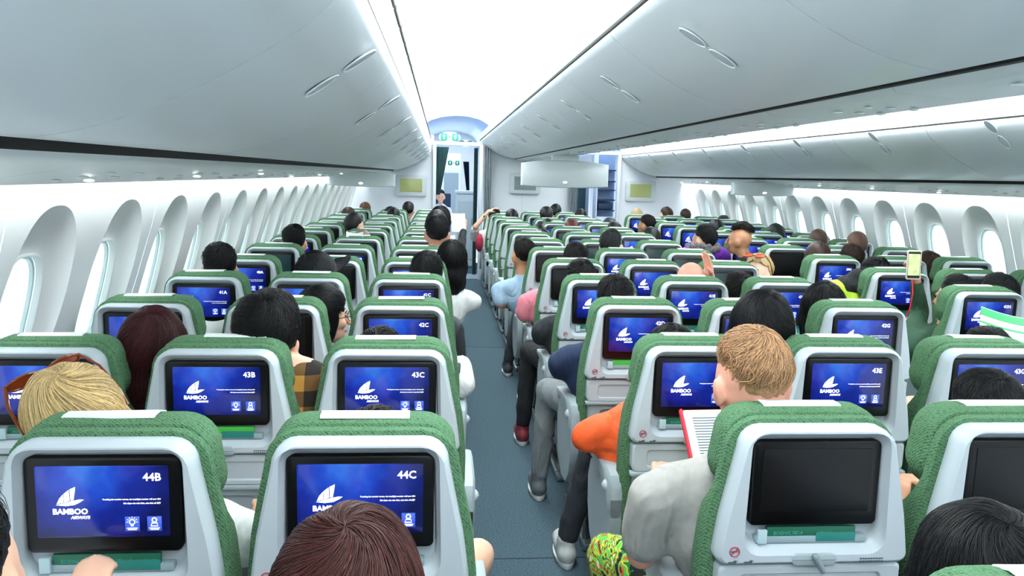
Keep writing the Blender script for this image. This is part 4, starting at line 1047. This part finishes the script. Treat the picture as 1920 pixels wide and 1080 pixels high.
a = P_('person in a white shirt with a dark shoulder strap at the aisle beside seat 42C', 'C', 2, -.06, 1.05, dict(style='short', col=BK), near=1, top='#e6eaea', lean=(-.06, 0), sc=.95, arms=dict(re=(.10, 3.42, .76), rw=(.06, 3.6, .70)), bottom='#3b4348')
p = MB(); q_ = a['sh']+Vector((.125, 0, 0)); p.tube([q_+Vector((.012*math.sin(t), .074*math.cos(t), .074*math.sin(t))) for t in np.linspace(-.6, PI+.6, 14)], .017, 8, .25); o = p.build('shoulder_strap', clothmat('#2c3c48'), a['root']); o.matrix_parent_inverse = a['inv']
# 41 row
a = P_('person with neat short black hair by the left window behind screen 41A', 'A', 3, -1.10, 1.205, dict(style='short', col=BK, vol=.016), near=1, skin='light', top='#3a3f44', yaw=.15)
a = P_('person wearing a black baseball cap turned sideways behind screen 41B', 'B', 3, -.62, 1.17, dict(style='short', col=BK, vol=.008), near=1, top='#30353a', yaw=-.9, roll=.0)
W, R, c = a['W'], a['R'], a['c']
mb = MB(); rings = []
for i in range(9):
    t = PI/2*i/8*.98; z = math.sin(t); r_ = math.cos(t); rings.append([W(.092*r_*math.cos(q), -.006+.112*r_*math.sin(q), .022+.108*z) for q in np.linspace(0, 2*PI, 25)[:-1]])
mb.loft(rings); cp = mb.build('baseball_cap', clothmat('#10161a'), None); tag(cp, 'black baseball cap with its brim up, worn behind screen 41B', 'cap')
mb = MB(); rows = []
for r_, zz in ((.085, .035), (.12, .05), (.155, .068), (.185, .092)): rows.append([W((.072*(1-(r_-.085)*2))*math.sin(q), r_*math.cos(q*.55)+.004, zz-.018*abs(math.sin(q))) for q in np.linspace(-1.35, 1.35, 11)])
mb.loft([rw+[p_+R @ Vector((0, 0, .006)) for p_ in reversed(rw)] for rw in rows]); mb.build('brim', clothmat('#10161a'), cp); MB().ell(W(0, -.006, .13), (.008, .008, .005)).build('button', clothmat('#10161a'), cp)
a = P_('person with black hair and a cowlick behind seat 41C', 'C', 3, -.07, 1.18, dict(style='short', col=BK, vol=.020), near=1, top='#3c4146', roll=.1)
a = P_('person with a black fade haircut beside seat 41D, bare forearm on the aisle armrest', 'D', 3, .745, 1.145, dict(style='short', col=BK, vol=.010), near=1, skin='light', top='#23282c', bottom='#191c20', lean=(.72, 0), yaw=.1,
       arms=dict(le=(.55, 4.22, .72), lw=(.60, 4.46, .68), re=(.98, 4.4, .7), rw=(.85, 4.5, .7)), feetx=-.20, knees={-1: (.53, 4.56, .58), 1: (.84, 4.63, .56)}, shoes='#7a2630', sleeve='short')
a = P_('person with straight black hair between the screens 41E and 41G, upper head only', 'G', 3, 1.62, 1.085, dict(style='short', col=BK, vol=.022), near=1, top='#30353a')
a = P_('person with a shaved bald head raising one hand above seat 41E', 'E', 3, 1.38, 1.145, None, dy=.10, near=1, skin='pink', top='#4a4f54', arms=dict(re=(1.62, 4.45, .88), rw=(1.495, 4.30, 1.035)), hands={1: 'flat', ('d', 1): (-.25, 0, .9), ('u', 1): (.9, .2, .3)})
a = P_('person with bleached blonde hair leaning back, face up, with reddish sunglasses on top', 'G', 4, 2.03, 1.12, dict(style='short', col='#d8bd8c', vol=.018), near=1, skin='pale', top='#7b6a60', dy=-.02, yaw=2.3, pitch=.25, face=True)
s_ = sunglasses(a, mat('red_glasses', '#7c2a1c', .2), fy=.078, fz=.110, k=1.1); tag(s_, 'reddish sunglasses on the bleached blonde hair above the centre seats', 'sunglasses')
a = P_('person in a dark green jacket holding up a phone before screen 40H', 'H', 3, 2.70, 1.12, dict(style='short', col=BK, vol=.014), near=1, skin='tan', top='#274a35', lean=(2.62, 0), yaw=.4,
       arms=dict(le=(2.60, 4.10, .90), lw=(2.53, 4.05, 1.075), re=(2.88, 4.0, .7), rw=(2.75, 4.2, .7)), hands={-1: 'grip', ('d', -1): (-.12, .25, .9), ('u', -1): (.25, -.9, .1)})
ph_ = empty('smartphone', (2.495, 4.03, 1.165), 'smartphone in a pale case held up high above the seats', 'phone'); tilt(ph_, -.05, 0, -.1)
mb = MB(); lip(mb, .078, -.078, lambda z: .038, .010, .010, -.004, .005, .002); mb.build('phone_case', mat('phone_case', '#d9d2c4', .3), ph_)
mb = MB(); lip(mb, .070, -.070, lambda z: .033, .006, .006, -.0046, -.003, .0003); mb.build('bezel', M['black'], ph_); mb = MB(); lip(mb, .058, -.056, lambda z: .031, .001, .001, -.0050, -.004, .0002); mb.build('screen', mat('phone_picture', '#9fb07a', .2, emit='#b7c58c', es=.8, noise=.5, nscale=30), ph_)
loose('charging_cable', MB().tube([(2.495, 4.03, 1.09), (2.492, 4.01, 1.02), (2.485, 4.01, .94), (2.47, 4.03, .86), (2.47, 4.08, .76)], .0035, 6), mat('red_cable', '#d8203c', .4), 'thin red charging cable hanging down from the raised phone', 'cable')
a = P_('person with black hair next to the raised phone, left of screen 41H', 'J', 3, 2.93, 1.13, dict(style='short', col=BK, vol=.018), near=1, top='#22262a')
a = P_('person with long brown hair near the right edge turned to the left', 'K', 3, 3.42, 1.165, dict(style='long', col=BR, vol=.016, len=.14), near=1, dy=.1, yaw=.9, face=True, top='#5a5046')
# 40 and beyond
a = P_('person in a pink shirt with a short black crop leaning on the aisle armrest', 'D', 4, .85, 1.17, dict(style='short', col=BK, vol=.008), near=1, skin='tan', mtop=clothmat('#ee8a9a'), sleeve='short', lean=(.72, 0), arms=dict(le=(.53, 4.98, .70), lw=(.60, 5.2, .66)), feetx=-.1)
a = P_('person with long black hair and a white shirt in the aisle seat behind screen 40C', 'C', 4, .075, 1.17, dict(style='long', col=BK, vol=.016, len=.20), dy=.1, near=1, top='#e2e6e6', lean=(.04, 0), arms=dict(re=(.17, 5.0, .76), rw=(.12, 5.2, .7)))
VEST = clothmat('#c9f23a', .6)
a = P_('person in a black jacket with neon yellow vest left of screen 40H', 'H', 4, 2.69, 1.13, dict(style='short', col=BK, vol=.026), near=1, mtop=VEST, skin='tan', lean=(2.56, 0), sc=1.05, shz=.93)
W = a['W']; sh = a['sh']; mb = MB(); mb.cap(sh+Vector((-.06, 0, .02)), sh+Vector((.06, 0, .02)), .075, .075, 14); mb.cap(sh+Vector((0, -.02, .04)), sh+Vector((0, -.02, .08)), .085, .06, 14)
o = a['put']('jacket_collar', remesh(mb, .012, 4, 'jacket_collar'), clothmat('#14181b'))
a = P_('person with a greying black crop and ear showing in the centre of the cabin', 'E', 5, 1.25, 1.205, dict(style='short', col='#2a2f31', vol=.012), near=1, skin='light', top='#3b4044', yaw=-.5)
a = P_('person in a light blue shirt with cropped black hair sitting at the aisle', 'D', 5, .60, 1.13, dict(style='short', col='#15120f', vol=.012), near=1, skin='tan', mtop=clothmat('#9dbbd3'), lean=(.60, 0), bottom='#33393d', sleeve='short', yaw=.3, arms=dict(le=(.44, 5.72, .66), lw=(.52, 5.9, .62)), feetx=-.15)
a = P_('person with thick black hair and reddish ears at the left aisle, sixth row', 'C', 5, -.02, 1.29, dict(style='short', col=BK, vol=.014), near=1, skin='pink', top='#1c2024', sc=1.05)
a = P_('person with dark hair by the left windows in the sixth row', 'A', 5, -1.01, 1.20, dict(style='short', col=BK, vol=.014), near=1, top='#40454a')
FAR = [
 ('person with a greyish shaved head low behind a left block seat', 'B', 6, -.62, 1.125, dict(style='buzz', col='#6b5a50', vol=.004), {}),
 ('person in olive with short dark hair turned right in the left block', 'B', 7, -.76, 1.22, dict(style='short', col='#17191a', vol=.012), dict(top='#7a6f55', yaw=-.5)),
 ('person with tilted brown hair by the left windows near the front', 'A', 10, -1.10, 1.17, dict(style='short', col='#33261f', vol=.012), dict(roll=.4)),
 ('person with light brown hair in the front row by the left windows', 'A', 12, -1.03, 1.17, dict(style='short', col='#5a3c28', vol=.012), {}),
 ('person with black hair two rows from the front in the left block', 'B', 10, -.55, 1.17, dict(style='short', col=BK, vol=.012), {}),
 ('person with dark hair just behind another dark head in the left block', 'B', 11, -.64, 1.15, dict(style='short', col=BK, vol=.012), {}),
 ('person in blue with round black hair in the front row of the left block', 'B', 12, -.44, 1.19, dict(style='short', col=BK, vol=.016), dict(top='#2c5fae')),
 ('person in black reading a white sheet beside the left aisle', 'C', 7, .0, 1.29, dict(style='bob', col=BK, vol=.016, len=.04), dict(top='#22242a', near=1, arms=dict(re=(.19, 7.3, .92), rw=(.215, 7.45, 1.07)), hands={1: 'grip', ('d', 1): (-.1, .3, .9), ('u', 1): (.3, -.9, .1)})),
 ('person in a black knitted hat at the left aisle', 'C', 6, -.03, 1.285, dict(style='bob', col='#101114', vol=.018, len=.02), dict(dy=.15)),
 ('person with auburn hair in the middle of the centre block', 'E', 8, 1.34, 1.155, dict(style='short', col='#4a2019', vol=.014), {}),
 ('person with black hair in the aisle seat of the eighth centre row', 'D', 7, .94, 1.10, dict(style='short', col=BK, vol=.016), {}),
 ('person with black hair in the ninth centre row left', 'D', 8, 1.0, 1.10, dict(style='short', col=BK, vol=.016), {}),
 ('person with black hair just in front of a taller black head in the centre', 'E', 9, 1.20, 1.115, dict(style='short', col=BK, vol=.016), {}),
 ('person with tall black hair in the eleventh centre row', 'E', 10, 1.28, 1.22, dict(style='short', col=BK, vol=.020), {}),
 ('person with black hair in the front row of the centre block', 'G', 12, 1.62, 1.20, dict(style='short', col=BK, vol=.016), {}),
 ('person in white, watch on a raised arm, at the far left aisle', 'D', 11, .70, 1.15, dict(style='short', col=BK, vol=.012), dict(top='#e6e9e8', near=1, lean=(.62, 0), sleeve='short', arms=dict(le=(.45, 10.3, .92), lw=(.60, 10.32, 1.10)), hands={-1: 'relaxed', ('d', -1): (.7, 0, .4)}, bottom='#8c2340')),
 ('person with round black hair beside the raised arm with a watch', 'D', 10, .86, 1.18, dict(style='short', col=BK, vol=.016), {}),
 ('person with black hair near the front right of the centre block', 'G', 11, 1.84, 1.17, dict(style='short', col=BK, vol=.016), {}),
 ('person in a dark grey hood in the centre block', 'G', 9, 1.90, 1.14, dict(style='bob', col='#2a3033', vol=.016, len=.03), {}),
 ('person with dark hair by the right aisle in the ninth centre row', 'G', 8, 1.78, 1.14, dict(style='short', col=BK, vol=.012), {}),
 ('person with a round black head leaning into the right aisle', 'G', 7, 1.96, 1.135, dict(style='bob', col=BK, vol=.020, len=.04), {}),
 ('young person with spiky hair looking left across the right aisle', 'H', 10, 2.46, 1.15, dict(style='short', col='#15110f', vol=.020), dict(yaw=.8, skin='tan', face=True, near=1)),
 ('person with ash blonde hair in the front row of the right block', 'H', 12, 2.73, 1.165, dict(style='bob', col='#9a8763', vol=.016, len=.06), {}),
 ('person with brown hair turned left in the front row right', 'J', 12, 3.14, 1.20, dict(style='short', col='#33211a', vol=.018), dict(yaw=.5)),
 ('person with cropped brown hair at the front right', 'K', 12, 3.42, 1.18, dict(style='short', col='#382622', vol=.008), {}),
 ('person in a purple hooded coat trimmed with grey fur', 'G', 6, 2.20, 1.21, dict(style='short', col=BK, vol=.014), dict(mtop=clothmat('#6a1fa8', .7), near=1, lean=(2.20, 0), yaw=.6, sc=1.05, shz=.97)),
 ('person with a flat top undercut looking left, above the right aisle', 'H', 6, 2.42, 1.245, dict(style='under', col='#0d0c0c', vol=.030), dict(yaw=.95, skin='tan', face=True, near=1, top='#22252a', lean=(2.5, 0))),
 ('person with dark hair by the right windows at the front', 'K', 11, 3.69, 1.14, dict(style='short', col='#14201a', vol=.012), {}),
 ('person with black hair in the tenth row of the right block', 'J', 9, 3.04, 1.155, dict(style='bob', col=BK, vol=.018, len=.03), {}),
 ('person with greenish black hair near the right windows', 'J', 8, 3.39, 1.165, dict(style='bob', col='#12201c', vol=.018, len=.03), {}),
 ('person with long brown hair right of the undercut person', 'H', 5, 2.75, 1.16, dict(style='long', col='#2c1c17', vol=.016, len=.12), dict(dy=.1)),
 ('person with thinning brown hair low by the right windows', 'K', 7, 3.46, 1.165, dict(style='buzz', col='#4a352a', vol=.006), {}),
 ('person with receding brown hair against the right windows', 'K', 6, 3.41, 1.20, dict(style='buzz', col='#5a4236', vol=.006), {}),
 ('person with dark brown hair one row behind the receding one', 'J', 5, 2.95, 1.15, dict(style='short', col='#2a1a15', vol=.012), dict(near=1)),
 ('person with soft brown hair between the neon vest and the right windows', 'K', 5, 3.54, 1.105, dict(style='bob', col='#3a2820', vol=.018, len=.05), dict(near=1)),
]
FP = {}
for lab, col, n, x, zt, hr, kw in FAR: FP[lab] = P_(lab, col, n, x, zt, hr, **kw)
# fur collar of the purple coat
a = FP['person in a purple hooded coat trimmed with grey fur']; mb = MB(); sh = a['sh']; r_ = random.Random(4)
for i in range(60):
    t = 2*PI*i/60; mb.ell(sh+Vector((.13*math.cos(t)+r_.uniform(-.01, .01), .02+.11*math.sin(t), .05+r_.uniform(-.015, .02))), (.026, .026, .026), 6, 5)
o = a['put']('fur_trim', remesh(mb, .008, 1, 'fur_trim', disp=.006, dscale=.02), clothmat('#6d6a70'))
# watch on the raised arm
mb = MB(); mb.tube([(.555+.028*math.cos(t)*.4, 10.32+.032*math.sin(t), 1.05+.02*math.cos(t)) for t in np.linspace(0, 2*PI, 15)], .008, 6); loose('wristwatch', mb, M['black'], 'dark wristwatch on the raised arm at the front of the centre block', 'watch')
loose('shoulder_bag', MB().ell((.50, 10.25, .72), (.05, .12, .12)), clothmat('#a3213f'), 'red bag beside the person in white at the left aisle', 'bag')
# reading sheet, magazines
def sheet(name, c, size, rot, m, label, cat, bend=.02):
    mb = MB(); n = 8; w_, h_ = size; R = Matrix.Rotation(rot[2], 3, 'Z') @ Matrix.Rotation(rot[0], 3, 'X') @ Matrix.Rotation(rot[1], 3, 'Y'); rows = []
    for j in range(2):
        rows.append([R @ Vector((-w_/2+w_*i/n, bend*math.sin(PI*i/n), (-h_/2, h_/2)[j])) for i in range(n+1)]+[R @ Vector((-w_/2+w_*i/n, bend*math.sin(PI*i/n)+.003, (-h_/2, h_/2)[j])) for i in range(n, -1, -1)])
    mb.loft(rows); o = mb.build(name, m, None, ang=50); o.location = c; tag(o, label, cat); return o
sheet('paper_sheet', (.165, 7.42, 1.14), (.13, .17), (-.2, 0, .2), M['paper'], 'white sheet held up beside the left aisle', 'paper')
mg = sheet('magazine', (2.24, 2.92, 1.035), (.24, .13), (-.55, .22, -.2), M['paper'], 'green and white magazine held open in front of screen 41H', 'magazine')
Rg = Matrix.Rotation(-.2, 3, 'Z') @ Matrix.Rotation(-.55, 3, 'X') @ Matrix.Rotation(.22, 3, 'Y'); mb = MB()
for z0_, z1_ in ((.030, .062), (-.004, .004), (-.058, -.040)):
    mb.loft([[Rg @ Vector((-.12+.24*i/8, .02*math.sin(PI*i/8)-.0015, zz)) for i in range(9)] for zz in (z0_, z1_)], False, False, closed=False)
o = mb.build('green_heading', mat('magazine_green', '#3fae6a', .5), mg)
sheet('paper_sheet', (-.66, 6.33, 1.085), (.13, .10), (-.9, 0, .1), M['paper'], 'white paper above the left block seats near the fifth row', 'paper')
sheet('paper_sheet', (-.91, 3.25, .93), (.13, .17), (-1.0, 0, .1), M['paper'], 'white paper sheet between the seats behind screen 41A', 'paper')
# cabin attendant standing beyond the doorway
def attendant():
    x, y, h = .0, 15.6, 1.26
    root = empty('person', (x, y, 0), 'cabin attendant seated far beyond the left doorway, facing the camera', 'person'); inv = Matrix.Translation(-root.location)
    c = Vector((x, y, h-.12)); R, W = head_frame(c, PI, 0, 0)
    def put(nm, me, m):
        me.materials.clear(); me.materials.append(m); o = bpy.data.objects.new(nm, me); COL.objects.link(o); o.parent = root; o.matrix_parent_inverse = inv; return o
    mb = MB(); head_prims(mb, c, R, W); sh = c+Vector((0, .02, -.25)); mb.cap(c+Vector((0, .02, -.08)), sh, .045, .05); mb.cap(sh, (x, y+.02, .56), .09, .11)
    for s_ in (-1, 1):
        el = sh+Vector((s_*.22, .03, -.24)); wr = Vector((x+s_*.10, y-.26, .66)); mb.cap(sh+Vector((s_*.16, 0, 0)), el, .04, .035); mb.cap(el, wr, .035, .025); hand_prims(mb, wr, (-s_*.3, -.8, 0), (0, 0, 1), 'relaxed')
        mb.cap((x+s_*.09, y, .54), (x+s_*.09, y-.42, .54), .075, .055); mb.cap((x+s_*.09, y-.42, .54), (x+s_*.09, y-.44, .09), .05, .035); mb.cap((x+s_*.09, y-.44, .05), (x+s_*.09, y-.58, .035), .035, .03)
    put('body', remesh(mb, .009, 3), skinmat('light'))
    mb = MB(); mb.cap(sh+Vector((-.13, 0, 0)), sh+Vector((.13, 0, 0)), .06, .06); mb.ell((x, y+.02, .82), (.17, .11, .2)); mb.ell((x, y+.02, .66), (.15, .11, .15))
    for s_ in (-1, 1): el = sh+Vector((s_*.22, .03, -.24)); mb.cap(sh+Vector((s_*.16, 0, 0)), el, .055, .048); mb.cap(el, Vector((x+s_*.10, y-.26, .66)).lerp(el, .1), .048, .035)
    put('shirt', remesh(mb, .012, 4), clothmat('#dfe5ea')); mb = MB(); mb.cap((x, y+.02, .56), (x, y-.36, .55), .14, .12); put('skirt', remesh(mb, .014, 4), clothmat('#23303a'))
    hair_obj(root, c+R @ Vector((0, -.01, .016)), R, 'short', BK, .012, 1)
    e_ = MB()
    for s_ in (-1, 1): e_.ell(W(s_*.030, .083, .001), (.012, .006, .0055), 12, 8, R)
    put('eyes', e_.mesh('eyes'), mat('eye_dark', '#221a18', .2))
attendant()
e = empty('crew_seat', (.0, 15.75, 0), 'fold down crew seat under the seated attendant beyond the left doorway', 'seat')
MB().box((0, -.12, .40), (.40, .40, .06), .02).build('seat', M['navy'], e); MB().box((0, .10, .82), (.40, .06, .76), .02).build('backrest', M['navy'], e); MB().box((0, .05, .19), (.10, .1, .38), .01).build('pedestal', M['metal'], e)
